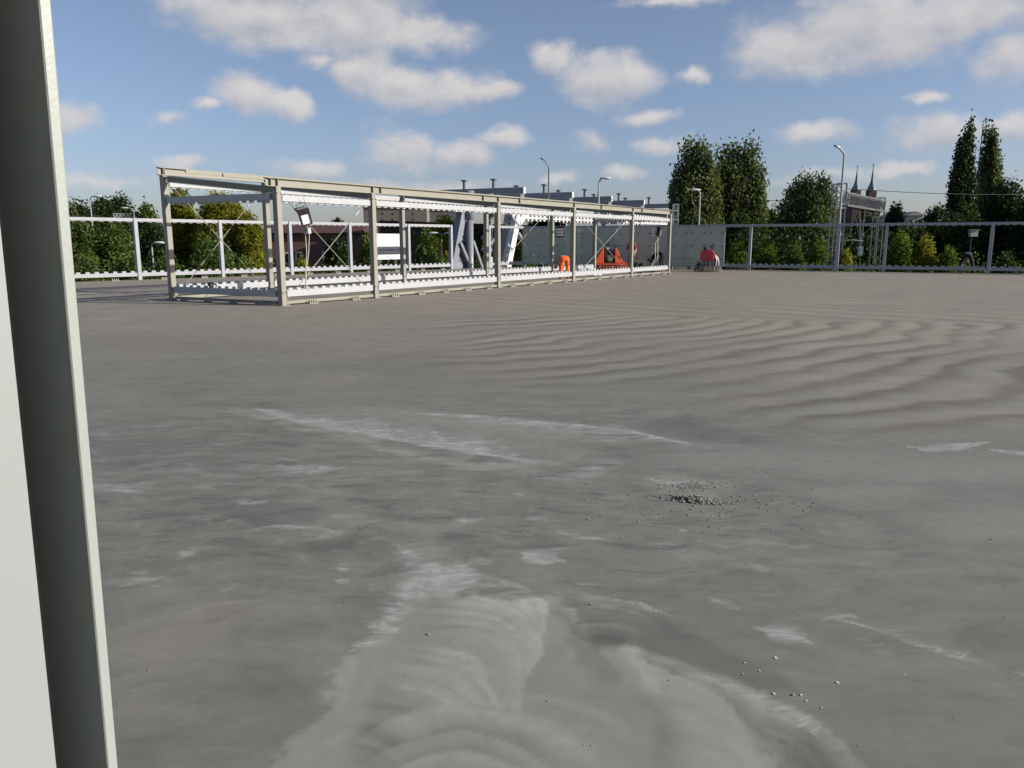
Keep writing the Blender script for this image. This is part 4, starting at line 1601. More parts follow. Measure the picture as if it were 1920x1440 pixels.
# ------------------------------------------------------------------ buildings
def box_building(name, label, cat, x0, x1, ytop, D, depth, wall, roofm, gable=None, win=None, ang=0.0):
    a, b = at(x0, ytop, D), at(x1, ytop, D)
    root = thing(name, label, cat, Vector(((a.x + b.x) / 2, D, GZ)))
    mb = MB()
    mb.box((a.x, D, GZ), (b.x, D + depth, a.z))
    mb.build('wall', wall, root)
    if gable:
        mb = MB()
        if gable[1] == 'x':         # ridge runs across the picture
            o_ = 0.4
            rp = (Vector((a.x - o_, D - o_, a.z - 0.1)), Vector((a.x - o_, D + depth / 2, a.z + gable[0])), Vector((a.x - o_, D + depth + o_, a.z - 0.1)))
            mb.prism(rp, (b.x - a.x + 2 * o_, 0, 0))
        else:
            o_ = 0.4
            rp = (Vector((a.x - o_, D - o_, a.z + 0.002)), Vector((b.x + o_, D - o_, a.z + 0.002)), Vector(((a.x + b.x) / 2, D - o_, a.z + gable[0])))
            mb.prism(rp, (0, depth + 2 * o_, 0))
        mb.build('roof', roofm, root)
    else:
        mb = MB()
        mb.box((a.x - 0.2, D - 0.2, a.z + 0.002), (b.x + 0.2, D + depth + 0.2, a.z + 0.35))
        mb.build('roof', roofm, root)
    for (wx, wy, ww, wh) in (win or []):
        p0, p1 = at(wx - ww / 2, wy + wh / 2, D), at(wx + ww / 2, wy - wh / 2, D)
        mb = MB()
        t_ = 0.12
        mb.box((p0.x, D - 0.06, p0.z), (p0.x + t_, D - 0.002, p1.z))
        mb.box((p1.x - t_, D - 0.06, p0.z), (p1.x, D - 0.002, p1.z))
        mb.box((p0.x + t_, D - 0.06, p1.z - t_), (p1.x - t_, D - 0.002, p1.z))
        mb.box((p0.x + t_, D - 0.06, p0.z), (p1.x - t_, D - 0.002, p0.z + t_))
        w = mb.build('window', WHITE if win[0][2] > 8 else FLAT, root)
        mb = MB()
        mb.box((p0.x + t_, D - 0.03, p0.z + t_), (p1.x - t_, D - 0.003, p1.z - t_))
        mb.build('pane', WINDK, w)
    return root


box_building('brick_house', 'low dark brick house with red brown roof and white window frames', 'house', 488, 668, 435, 76, 12, BRICK, ROOFR,
             gable=(1.0, 'x'), win=[(561, 484, 12, 24), (538, 484, 9, 22), (610, 480, 9, 18)])
box_building('flat_block', 'flat roofed grey brown apartment block above the trees', 'apartment block', 681, 800, 390, 150, 14, FLAT, FLAT,
             win=[(700 + 19 * i, 400 + 11 * j, 3, 4) for i in range(5) for j in range(3)])
box_building('flat_block', 'darker lower wing of the flat roofed block behind the yellow tree', 'apartment block', 801, 866, 394, 155, 12, mat('dark render', (0.13, 0.12, 0.115), 0.9), FLAT)
box_building('small_house', 'tiny pale gabled house left of the billboard', 'house', 655, 676, 441, 118, 6, mat('pale render', (0.38, 0.38, 0.38), 0.8), ROOFR, gable=(1.2, 'y'))
box_building('white_house', 'pale house with a low gable between the trees right of the gantry', 'house', 1702, 1730, 404, 120, 9, mat('white render', (0.30, 0.30, 0.31), 0.8),
             mat('grey roof', (0.2, 0.2, 0.21), 0.8), gable=(0.6, 'y'), win=[(1709, 414, 5, 6), (1722, 414, 5, 6)])


def church():
    D = 420.0
    base = at(1619, 420, D)
    root = thing('church', 'distant twin towered brick church with green copper spires above the gantry', 'church', Vector((base.x, D, GZ)))
    for cx, tip, ev in ((1604.5, 317, 357), (1634, 314, 357)):
        t, e = at(cx, tip, D), at(cx, ev, D)
        w = 2.0
        mb = MB()
        mb.box((e.x - w, D - w, GZ), (e.x + w, D + w, e.z))
        tw = mb.build('tower', mat('sooty brick', (0.055, 0.035, 0.033), 0.85, var=0.2, scale=0.8), root)
        mb = MB()
        h = t.z - e.z
        mb.lathe(((w * 1.3, 0.0), (w * 1.12, h * 0.10), (w * 0.62, h * 0.26), (w * 0.50, h * 0.36), (w * 0.42, h * 0.40), (0.42, h * 0.74), (0.16, h)),
                 (e.x, D, e.z + 0.01), 8)
        s_ = mb.build('spire', COPPER, tw)
        mb = MB()
        mb.box((e.x - 0.12, D - 0.12, t.z), (e.x + 0.12, D + 0.12, t.z + 2.0))
        mb.box((e.x - 0.6, D - 0.1, t.z + 1.1), (e.x - 0.121, D + 0.1, t.z + 1.35))
        mb.box((e.x + 0.121, D - 0.1, t.z + 1.1), (e.x + 0.6, D + 0.1, t.z + 1.35))
        mb.build('cross', DARKS, tw)
        mb = MB()
        for s2 in (-0.8, 0.8):
            mb.box((e.x + s2 - 0.35, D - w - 0.04, e.z - 5), (e.x + s2 + 0.35, D - w - 0.002, e.z - 2))
        mb.build('belfry_opening', WINDK, tw)
    mb = MB()
    a, b = at(1600, 400, D), at(1640, 400, D)
    mb.box((a.x, D + 2.5, GZ), (b.x, D + 40, 14))
    mb.build('nave', MATS['sooty brick'], root)
    mb = MB()
    mb.prism([(a.x - .5, D + 2.5, 14.01), (b.x + .5, D + 2.5, 14.01), ((a.x + b.x) / 2, D + 2.5, 20)], (0, 38, 0))
    mb.build('roof', ROOFR, root)


church()


# ------------------------------------------------------------------ gantry, lamps, mast, billboard, wire
def lattice_leg(mb, x0, x1, y0, y1, panels, r=0.05):
    """flat lattice in the plane of two chords given by end points p0->p1 and q0->q1"""
    p0, p1, q0, q1 = x0, x1, y0, y1
    mb.bar(p0, p1, r * 2, r * 2)
    mb.bar(q0, q1, r * 2, r * 2)
    for i in range(panels):
        a = p0.lerp(p1, i / panels)
        b = q0.lerp(q1, (i + 1) / panels)
        c = q0.lerp(q1, i / panels)
        if i % 2:
            a, b = c, p0.lerp(p1, (i + 1) / panels)
        mb.bar(a, b, r * 1.1, r * 1.1)


def gantry():
    D0, D1 = 50.0, 56.0
    base = at(1578, 505, D0)
    GAL = mat('gantry zinc', (0.10, 0.102, 0.11), 0.5, var=0.08)
    root = thing('signal_gantry', 'grey lattice railway gantry spanning behind the right fence', 'gantry', Vector((base.x, D0, GZ)))
    for (xa, xb, yt, D) in ((1570, 1588, 344, D0), (1648, 1660, 371, D1)):
        for dy in (0.0, 0.7):
            mb = MB()
            pa, pb = at(xa, yt, D), at(xb, yt, D)
            A0, A1 = Vector((pa.x, D + dy, GZ)), Vector((pa.x, D + dy, pa.z))
            B0, B1 = Vector((pb.x, D + dy, GZ)), Vector((pb.x, D + dy, pb.z))
            lattice_leg(mb, A0, A1, B0, B1, 16, 0.038)
            mb.bar(A1, B1, 0.08, 0.08)
            mb.build('leg', DARKS, root)
    # the box beam: two lattice faces with upright bars
    a0, a1 = at(1588, 361, D0), at(1588, 385, D0)
    b0, b1 = at(1661, 377, D1), at(1661, 397, D1)
    for dx in (0.0, 0.8):
        mb = MB()
        o_ = Vector((0, dx, 0))
        mb.bar(a0 + o_, b0 + o_, 0.09, 0.09)
        mb.bar(a1 + o_, b1 + o_, 0.12, 0.12)
        n = 24
        for i in range(n):
            f, g_ = i / n, (i + 1) / n
            mb.bar(a1.lerp(b1, f) + o_, a0.lerp(b0, f) + o_, 0.04, 0.04)
            mb.bar(a1.lerp(b1, f) + o_, a0.lerp(b0, g_) + o_, 0.04, 0.04)
        mb.build('beam_face', GAL, root)
    mb = MB()
    o_ = Vector((0, 0.4, 0))
    mb.bar(a1 + o_, b1 + o_, 0.7, 0.03)
    mb.build('walkway', GAL, root)
    # hanging signal carrier
    mb = MB()
    c0, c1 = at(1612, 393, 52.5), at(1622, 394, 52.5)
    e0 = at(1614, 462, 52.5)
    mb.bar(c0, at(1613, 465, 52.5), 0.1, 0.1)
    mb.bar(c1, e0, 0.07, 0.07)
    mb.bar(at(1605, 410, 52.5), at(1613, 462, 52.5), 0.05, 0.05)
    mb.bar(at(1604, 415, 52.5), at(1624, 413, 52.5), 0.05, 0.05)
    h = mb.build('signal_carrier', GAL, root)
    mb = MB()
    mb.box((e0.x - 0.14, e0.y - 0.1, e0.z - 0.6), (e0.x + 0.14, e0.y + 0.1, e0.z - 0.02))
    mb.build('insulator', LAMPW, h)
    mb = MB()
    mb.tube([at(1582, 458, 50.2), at(1595, 434, 50.3), at(1597, 428, 50.4)], 0.03, 5)
    mb.tube([at(1582, 451, 50.2), at(1600, 450, 50.3), at(1618, 452, 52.4)], 0.03, 5)
    mb.build('strut', GAL, root)


gantry()


def street_lamp(label, x, ytop, D, heads, bend=0.6, r=0.09, headlen=0.7, dark=False, style='cobra'):
    """heads: list of image-x directions (+1 right, -1 left)"""
    t = at(x, ytop, D)
    b = Vector((t.x, D, GZ))
    root = thing('street_lamp', label, 'street lamp', b)
    pm = DARKS if dark else POLE
    mb = MB()
    mb.tube((b, b.lerp(Vector((t.x, D, t.z - bend)), 0.55), Vector((t.x, D, t.z - bend))), (r, r * 0.8, r * 0.55), 8)
    mb.build('pole', pm, root)
    for s_ in heads:
        L = headlen
        e = Vector((t.x + s_ * L, D, t.z))
        mb = MB()
        if style == 'angled':
            e = Vector((t.x + s_ * 0.35, D, t.z))
            mb.tube((Vector((t.x, D, t.z - bend)), e), r * 0.5, 6)
        else:
            mb.tube((Vector((t.x, D, t.z - bend)), Vector((t.x, D, t.z - bend * 0.35)), Vector((t.x + s_ * 0.12, D, t.z - 0.06)), e), r * 0.42, 6)
        arm = mb.build('arm', pm, root)
        mb = MB()
        if style == 'angled':
            mb.bar(e, e + Vector((s_ * 0.30, 0, 0.14)), 0.2, 0.09)
        else:
            M = Matrix.Rotation(math.radians(90 * s_), 4, 'Y') @ Matrix.Diagonal((0.55, 1.0, 1.0, 1.0))
            mb.lathe(((0.03, -0.05), (0.13, 0.12), (0.17, 0.4), (0.13, 0.62), (0.03, 0.72)), e, 10, M=M)
        mb.build('lamp_head', DARKS if dark else LAMPW, arm, smooth=True)


street_lamp('white cobra head street lamp left of the fence post', 168, 368, 62, (1,), bend=0.9, headlen=0.25)
street_lamp('street lamp with head pointing left, near the lattice beam', 250, 390, 75, (-1,), bend=0.8, headlen=0.5)
street_lamp('low street lamp with one head pointing right, right of the first fence post', 284, 455, 52, (1,), bend=0.3, headlen=0.15)
street_lamp('double headed street lamp left of the raking support', 828, 437, 58, (1, -1), bend=0.5, headlen=0.25, r=0.07)
street_lamp('tall thin dark lamp post with tilted head above the pavilion roof', 1029, 300, 62, (-1,), bend=0.55, dark=True, style='angled')
street_lamp('stout lamp post with a white cobra head above the station roof', 1123, 334, 54, (1,), bend=0.9, headlen=0.1, r=0.14)
street_lamp('pale lamp post standing in front of the left broad poplar', 1313, 356, 52, (-1,), bend=0.6, headlen=0.0, r=0.10)
street_lamp('tallest lamp post rising beside the gantry leg', 1584, 277, 49, (-1,), bend=0.35, dark=False, style='angled', r=0.11)


def mast():
    D = 53
    b = at(1269, 500, D)
    root = thing('lattice_mast', 'thin white lattice mast behind the right end of the pavilion', 'mast', Vector((b.x, D, GZ)))
    pa, pb = at(1264, 383, D), at(1273, 383, D)
    for dy in (0.0, 0.4):
        mb = MB()
        lattice_leg(mb, Vector((pa.x, D + dy, GZ)), Vector((pa.x, D + dy, pa.z)), Vector((pb.x, D + dy, GZ)), Vector((pb.x, D + dy, pb.z)), 18, 0.018)
        mb.bar(Vector((pa.x, D + dy, pa.z)), Vector((pb.x, D + dy, pb.z)), 0.05, 0.05)
        mb.build('lattice_face', GALV, root)
    mb = MB()
    for yy in (395, 412):
        p = at(1256, yy, D)
        q = at(1273, yy, D)
        mb.bar(p, q, 0.06, 0.06)
    mb.build('outrigger', GALV, root)


mast()


def props():
    """pale scaffold props and struts standing behind the glass"""
    for lab, xs in (('white prop standing behind the glass by the orange worker', (1062, 418, 1062, 500)),
                    ('white prop behind the glass, left of the close pair', (1158, 410, 1158, 500)),
                    ('white prop behind the glass, right of the close pair', (1162.5, 410, 1162.5, 500)),
                    ('leaning white prop behind the glass above the orange machine', (1172, 428, 1161, 462)),
                    ('white prop behind the glass near the right pavilion post', (1201, 415, 1201, 500))):
        D = 52.5
        a, b = at(xs[0], xs[1], D), at(xs[2], xs[3], D)
        if lab.startswith('leaning'):
            lo = a + (b - a) * ((GZ - a.z) / (b.z - a.z))
        else:
            lo = Vector((b.x, D, GZ))
        root = thing('scaffold_prop', lab, 'prop', lo)
        mb = MB()
        mb.tube((lo, a), 0.05, 6)
        mb.build('tube', WHITE, root)
        mb = MB()
        mb.bar(a, a + Z * 0.02, 0.2, 0.2)
        mb.build('head_plate', WHITE, root)


props()


def billboard():
    N_ = 39.5
    q0, q1 = hall_pt(706, 487, N_), hall_pt(750, 487, N_)
    zt, zm, z0_ = hall_pt(706, 438, N_).z, hall_pt(706, 469, N_).z, q0.z
    q0.z = q1.z = 0
    root = thing('billboard', 'white two panel billboard with thin grid lines behind the fence', 'billboard', Vector(((q0.x + q1.x) / 2, (q0.y + q1.y) / 2, GZ)))
    for z0, z1 in ((z0_, zm - 0.03), (zm + 0.03, zt)):
        mb = MB()
        mb.bar(q0 + Z * (z0 + z1) / 2, q1 + Z * (z0 + z1) / 2, 0.06, z1 - z0)
        pn = mb.build('panel', BAGW, root)
        mb = MB()
        for i in range(1, 7):
            p = q0.lerp(q1, i / 7) + NRM * 0.036
            mb.bar(p + Z * (z0 + 0.02), p + Z * (z1 - 0.02), 0.024, 0.01, up=NRM)
        for f in (0.35, 0.68):
            zz = z0 + (z1 - z0) * f
            mb.bar(q0.lerp(q1, 0.01) + NRM * 0.047 + Z * zz, q0.lerp(q1, 0.99) + NRM * 0.047 + Z * zz, 0.01, 0.026)
        tag(mb.build('grid_lines', mat('faint grey line', (0.42, 0.43, 0.44), 0.6), pn), kind='stuff')
    for f in (0.15, 0.85):
        p = q0.lerp(q1, f) - NRM * 0.1
        mb = MB()
        mb.bar(p + Z * GZ, p + Z * zt, 0.12, 0.12)
        mb.build('post', POLE, root)


billboard()


def wires():
    mb = MB()
    a, b = at(1586, 354, 52), at(2050, 361, 58)
    pts = [a.lerp(b, i / 10) - Z * (0.25 * math.sin(math.pi * i / 10)) for i in range(11)]
    mb.tube(pts, 0.022, 5)
    tag(mb.build('overhead_wire', BLACK, loc=tuple(a)), 'thin overhead wire running right from the gantry', 'wire')
    mb = MB()
    a, b = at(1430, 376, 70), at(1572, 360, 51)
    pts = [a.lerp(b, i / 10) - Z * (0.2 * math.sin(math.pi * i / 10)) for i in range(11)]
    mb.tube(pts, 0.02, 5)
    tag(mb.build('overhead_wire', BLACK, loc=tuple(a)), 'thin overhead wire between the broad poplar and the gantry', 'wire')
    # lattice beam over the trees at the left
    D = 66
    root = thing('lattice_beam', 'white lattice beam end showing above the left fence', 'gantry', Vector((at(228, 410, D).x, D, GZ)))
    mb = MB()
    p0, p1 = at(212, 401, D), at(245, 401, D)
    q0, q1 = at(212, 411, D), at(245, 411, D)
    mb.bar(p0, p1, 0.07, 0.07)
    mb.bar(q0, q1, 0.07, 0.07)
    for i in range(5):
        mb.bar(p0.lerp(p1, i / 5), q0.lerp(q1, (i + 0.5) / 5), 0.05, 0.05)
        mb.bar(q0.lerp(q1, (i + 0.5) / 5), p0.lerp(p1, (i + 1) / 5), 0.05, 0.05)
    mb.build('truss', WHITE, root)
    mb = MB()
    x = (p1.x)
    mb.box((x - 0.1, D + 0.05, GZ), (x + 0.1, D + 0.25, q0.z))
    mb.build('post', POLE, root)


wires()


def rail_sign():
    D = 50
    p = at(1827, 438, D)
    root = thing('trackside_box', 'grey trackside cabinet on a pole above the bending worker', 'cabinet', Vector((p.x, D, GZ)))
    mb = MB()
    mb.box((p.x - 0.24, D, p.z - 0.2), (p.x + 0.24, D + 0.25, p.z + 0.2))
    bx = mb.build('cabinet', mat('pale grey cabinet', (0.25, 0.26, 0.25), 0.6), root, bevel=0.02)
    mb = MB()
    mb.box((p.x - 0.3, D - 0.08, p.z + 0.215), (p.x + 0.3, D + 0.3, p.z + 0.25))
    mb.build('hood', POLE, bx)
    mb = MB()
    mb.box((p.x - 0.03, D + 0.26, GZ), (p.x + 0.03, D + 0.32, p.z + 0.2))
    mb.build('pole', BLACK, root)


rail_sign()


# ------------------------------------------------------------------ floodlights, cables and things in the pavilion
def on_front(x, z, off=0.0):
    """point on the front wall plane whose image column is x, at height z"""
    n_ = NRM
    d0 = P2.dot(n_) + off
    r = ray(x, HORIZON)
    s_ = d0 / (r.x * n_.x + r.y * n_.y)
    return Vector((r.x * s_, r.y * s_, z))


def floodlight():
    top = on_front(573, 2.53, 0.16)
    root = thing('floodlight', 'black box floodlight hanging tilted from the front rail near the pavilion corner', 'floodlight', top)
    R = Matrix.Translation(top - Z * 0.29) @ Matrix.Rotation(math.radians(22), 4, 'Z') @ Matrix.Rotation(math.radians(-15), 4, 'Y') @ Matrix.Scale(0.86, 4) @ Matrix.Rotation(math.radians(8), 4, 'X')
    mb = MB()
    mb.hexa([R @ Vector(p) for p in ((-.17, -.10, -.27), (.17, -.10, -.27), (.14, .12, -.18), (-.14, .12, -.18),
                                     (-.18, -.10, .22), (.18, -.10, .22), (.16, .14, .24), (-.16, .14, .24))])
    body = mb.build('housing', BLACK, root, bevel=0.015)
    mb = MB()
    for lo, hi in (((-.15, -.125, -.25), (-.115, -.102, .08)), ((.115, -.125, -.25), (.15, -.102, .08)), ((-.114, -.125, -.25), (.114, -.102, -.225)), ((-.114, -.125, .055), (.114, -.102, .08))):
        mb.box(lo, hi, M=R)
    mb.build('bezel', BLACK, body)
    mb = MB()
    mb.box((-.114, -.112, -.224), (.114, -.1015, .054), M=R)
    mb.build('reflector', SILVER, body)
    mb = MB()
    mb.box((-.17, -.08, .225), (.12, .1, .262), M=R)
    for k in range(4):
        mb.box((-.15 + .07 * k, -.06, .263), (-.13 + .07 * k, .08, .30), M=R)
    mb.build('heat_sink', DUSTY, root)
    mb = MB()
    mb.tube([R @ Vector(p) for p in ((-.15, 0, .25), (-.14, 0, .36), (-.02, .02, .40), (.1, .0, .37), (.16, 0, .26))], 0.012, 6)
    mb.tube([R @ Vector((-.02, .02, .40)), top + Z * 0.03 + Vector((0.02, 0.06, 0)), top + Z * 0.16], 0.008, 5)
    mb.build('hanger', DARKS, root)
    # ballast box below on its cable
    bt = on_front(577, 1.98, 0.14)
    root2 = thing('ballast_box', 'small pale ballast box dangling under the black floodlight', 'electrical box', bt)
    R2 = Matrix.Translation(bt + Z * -0.1) @ Matrix.Rotation(math.radians(-30), 4, 'Z') @ Matrix.Rotation(math.radians(-5), 4, 'Y')
    mb = MB()
    mb.box((-.085, -.06, -.09), (.085, .06, .07), M=R2)
    bb = mb.build('case', GALV, root2, bevel=0.01)
    mb = MB()
    mb.box((-.08, -.064, .0), (.08, -.061, .02), M=R2)
    mb.build('lid_edge', DARKS, bb)
    mb = MB()
    pts = [R @ Vector((-.05, 0, -.22)), bt + Z * 0.2 + Vector((0.05, 0, 0)), bt - Z * 0.03]
    mb.tube(pts, 0.008, 5)
    l_ = bt - Z * 0.19
    g1 = on_front(569, 0.0, 0.02)
    mb.tube([l_ + Vector((-.05, 0, 0)), Vector((l_.x - 0.04, l_.y, 1.3)), Vector((g1.x + 0.03, l_.y, 0.9)), Vector((g1.x, g1.y, 0.5)), Vector((g1.x - 0.05, g1.y, 0.36))], 0.010, 5)
    mb.tube([l_ + Vector((.05, 0, 0)), Vector((l_.x + 0.01, l_.y, 1.3)), Vector((g1.x + 0.05, l_.y, 0.9)), Vector((g1.x + 0.02, g1.y, 0.5)), Vector((g1.x + 0.1, g1.y, 0.36))], 0.010, 5)
    mb.build('cable', CABLE, root2)


floodlight()


def far_floodlight(label, x, z, off, cable_x, finned=False):
    top = on_front(x, z, off)
    root = thing('floodlight', label, 'floodlight', top)
    R = Matrix.Translation(top - Z * 0.42) @ Matrix.Rotation(math.radians(70 if not finned else -20), 4, 'Z') @ Matrix.Rotation(math.radians(10), 4, 'X')
    mb = MB()
    mb.hexa([R @ Vector(p) for p in ((-.19, -.08, -.28), (.19, -.08, -.28), (.15, .1, -.2), (-.15, .1, -.2),
                                     (-.19, -.08, .22), (.19, -.08, .22), (.16, .12, .24), (-.16, .12, .24))])
    h = mb.build('housing', BLACK, root, bevel=0.015)
    mb = MB()
    if finned:
        for j in range(3):
            mb.box((-.15, -.1, -.2 + .13 * j), (.15, -.082, -.11 + .13 * j), M=R)
    else:
        mb.box((-.13, -.1, -.22), (.13, -.082, .08), M=R)
    mb.build('reflector', SILVER if finned else DUSTY, h)
    mb = MB()
    mb.tube([top - Z * 0.2, top + Z * 0.1], 0.012, 5)
    mb.build('hanger', DARKS, root)
    if cable_x:
        g1 = on_front(cable_x, 0.02, off - 0.3)
        mb = MB()
        for e in (-0.06, 0.06):
            mb.tube([top - Z * 0.68, Vector((top.x - 0.1 + e, top.y, 1.5)), Vector((g1.x + 0.5 + e, g1.y, 0.8)), Vector((g1.x, g1.y, 0.02))], 0.013, 5)
        mb.build('cable', CABLE, root)


far_floodlight('dark floodlight hanging with its cable near the right end of the pavilion', 1235, 2.52, -0.15, 1213)
far_floodlight('finned floodlight under the rail above the orange trousered worker', 1050, 2.5, -3.4, None, True)


def sacks():
    # crumpled white sheet heap
    c = G(1100, 516)
    root = thing('plastic_heap', 'heap of crumpled white plastic sheeting lying inside the pavilion', 'plastic sheet', c)
    mb = MB()
    n, m_ = 22, 12
    for j in range(m_ + 1):
        for i in range(n):
            t, f = 2 * math.pi * i / n, j / m_
            r = (1 - f) ** 0.6
            bump = 1 + 0.22 * math.sin(5 * t + 3 * f * 4) + 0.14 * math.sin(9 * t - 7 * f)
            mb.v.append((c.x + 0.62 * r * bump * math.cos(t), c.y + 0.38 * r * bump * math.sin(t), 0.30 * math.sin(f * math.pi / 2) * (1 + 0.2 * math.sin(7 * t + 2)) + 0.002))
    for j in range(m_):
        for i in range(n):
            a, b = j * n + i, j * n + (i + 1) % n
            mb.f.append((a, b, b + n, a + n))
            mb.mi.append(0)
    mb.build('sheet', BAGW, root)
    mb = MB()
    p = G(1088, 517)
    mb.tube([p + Vector((0, 0, 0.02)), p + Vector((0.12, -0.05, 0.16)), p + Vector((0.3, 0, 0.10)), p + Vector((0.42, 0.1, 0.25))], 0.02, 6)
    mb.build('strap', BLACK, root)
    # box and black tubs near the bending worker
    p = G(1231, 508)
    mb = MB()
    mb.box((p.x - 0.2, p.y - 0.15, 0.0), (p.x + 0.2, p.y + 0.15, 0.24))
    b = mb.build('wooden_block', WOOD, bevel=0.01, loc=tuple(p))
    tag(b, 'pale wooden block on the deck before the worker in black', 'block')
    for lab, x, y, w in (('black tub left of the wooden block', 1203, 506, 0.2), ('black tub furthest left behind the pavilion rail', 1192, 505, 0.17)):
        p = G(x, y)
        root = thing('tub', lab, 'tub', p)
        mb = MB()
        mb.lathe(((w * 0.8, 0.0), (w, 0.34), (w * 1.08, 0.35), (w * 1.08, 0.38), (w * 0.9, 0.38), (w * 0.75, 0.05)), p, 14)
        t = mb.build('body', BLACK, root, smooth=False)
        mb = MB()
        mb.tube([p + Vector((w * math.cos(a), 0, 0.36 + 0.16 * math.sin(a))) for a in np.linspace(0, math.pi, 9)], 0.008, 5)
        mb.build('handle', GALV, root)
    # cable coil on the lower rail of the left end
    p = (FRONT[0] + VOFF * 0.62)
    root = thing('cable_bundle', 'dark tangled cable bundle on the lower rail at the left pavilion end', 'cable', p + Z * 0.4)
    mb = MB()
    pts = [p + Z * 0.44 + V * (0.13 * math.cos(t)) + Z * (0.07 * math.sin(t * 1.3)) + U * (0.05 * math.sin(2.1 * t)) for t in np.linspace(0, 16, 60)]
    mb.tube(pts, 0.014, 5)
    mb.build('loop', BLACK, root)


sacks()


# ------------------------------------------------------------------ power trowel machines
def ride_on_trowel():
    c = G(1140, 504.8)
    root = thing('power_trowel', 'orange twin rotor ride on power trowel with black engine behind the pavilion', 'trowel machine', c)
    RZ = Matrix.Translation(c) @ Matrix.Rotation(math.radians(4), 4, 'Z')
    k = 1.03
    P = lambda x, y, z: RZ @ Vector((x * k * 1.22, y * k * 0.95, z * k * 1.02))
    # rotor blades
    for sx in (-0.5, 0.5):
        mb = MB()
        for a in range(4):
            t = math.pi / 2 * a + 0.4
            mb.bar(P(sx, 0, 0.06), P(sx + 0.44 * math.cos(t), 0.44 * math.sin(t), 0.06), 0.15, 0.012)
        mb.lathe(((0.08, 0.02), (0.08, 0.22)), P(sx, 0, 0.0), 10)
        mb.build('rotor', DUSTY, root)
    # guard: two rails round a rounded rectangle with uprights
    out = []
    for i in range(28):
        t = 2 * math.pi * i / 28
        x = math.copysign(abs(math.cos(t)) ** 0.55, math.cos(t)) * 1.03
        y = math.copysign(abs(math.sin(t)) ** 0.7, math.sin(t)) * 0.55
        out.append((x, y))
    for z, r, w in ((0.05, 0.028, 1.0), (0.16, 0.018, 0.97), (0.27, 0.018, 0.9)):
        mb = MB()
        mb.tube([P(x * w, y * w, z) for x, y in out + out[:1]], r, 6)
        mb.build('guard_ring', ORANGE, root)
    mb = MB()
    for i in range(0, 28, 2):
        x, y = out[i]
        mb.tube([P(x, y, 0.05), P(x * 0.9, y * 0.9, 0.28)], 0.014, 5)
    mb.build('guard_bars', ORANGE, root)
    mb = MB()
    mb.prism([P(-0.86, -0.42, 0.29), P(0.86, -0.42, 0.29), P(0.86, 0.42, 0.29), P(-0.86, 0.42, 0.29)], Vector((0, 0, 0.04)))
    mb.build('deck_plate', ORANGE, root)
    # sloping side tanks
    for s_ in (-1, 1):
        mb = MB()
        prof = ((0.27, 0.34), (0.85, 0.34), (0.62, 0.44), (0.40, 1.0), (0.34, 1.14), (0.26, 1.16))
        mb.prism([P(s_ * x, -0.34, z) for x, z in (prof if s_ > 0 else prof[::-1])], RZ.to_3x3() @ Vector((0, 0.66, 0)))
        tk = mb.build('side_tank', ORANGE, root, bevel=0.02)
        mb = MB()
        mb.bar(P(s_ * 0.30, -0.1, 1.165), P(s_ * 0.30, -0.1, 1.33), 0.035, 0.035)
        mb.bar(P(s_ * 0.35, 0.05, 1.165), P(s_ * 0.38, 0.03, 1.36), 0.035, 0.035)
        mb.build('control_lever', BLACK, tk)
        if s_ > 0:
            mb = MB()
            mb.bar(P(0.58, -0.36, 0.62), P(0.52, -0.36, 0.78), 0.02, 0.06)
            mb.build('decal_plate', BLACK, tk)
    mb = MB()
    mb.hexa([P(-0.255, -0.30, 0.335), P(0.255, -0.30, 0.335), P(0.255, 0.3, 0.335), P(-0.255, 0.3, 0.335),
             P(-0.22, -0.2, 0.98), P(0.2, -0.2, 0.98), P(0.2, 0.3, 0.98), P(-0.22, 0.3, 0.98)])
    en = mb.build('engine', BLACK, root, bevel=0.03)
    mb = MB()
    mb.lathe(((0.06, 0), (0.13, 0.01), (0.13, 0.05), (0.05, 0.06)), P(0.02, -0.30, 0.56), 12, M=Matrix.Rotation(math.radians(90), 4, 'X'))
    mb.bar(P(-0.1, -0.29, 0.72), P(0.1, -0.26, 0.74), 0.05, 0.05)
    mb.bar(P(0.13, -0.30, 0.5), P(0.16, -0.26, 0.8), 0.04, 0.04)
    mb.build('engine_fitting', DUSTY, en)
    mb = MB()
    mb.hexa([P(-0.2, -0.16, 0.985), P(0.16, -0.16, 0.985), P(0.16, 0.2, 0.985), P(-0.2, 0.2, 0.985),
             P(-0.14, 0.04, 1.44), P(0.12, 0.04, 1.44), P(0.12, 0.22, 1.44), P(-0.14, 0.22, 1.44)])
    st = mb.build('seat', BLACK, root, bevel=0.04)
    mb = MB()
    mb.hexa([P(-0.09, -0.105, 1.13), P(0.05, -0.105, 1.13), P(0.05, -0.09, 1.13), P(-0.09, -0.09, 1.13),
             P(-0.09, -0.075, 1.2), P(0.05, -0.075, 1.2), P(0.05, -0.06, 1.2), P(-0.09, -0.06, 1.2)])
    mb.build('maker_plate', GALV, st)


ride_on_trowel()


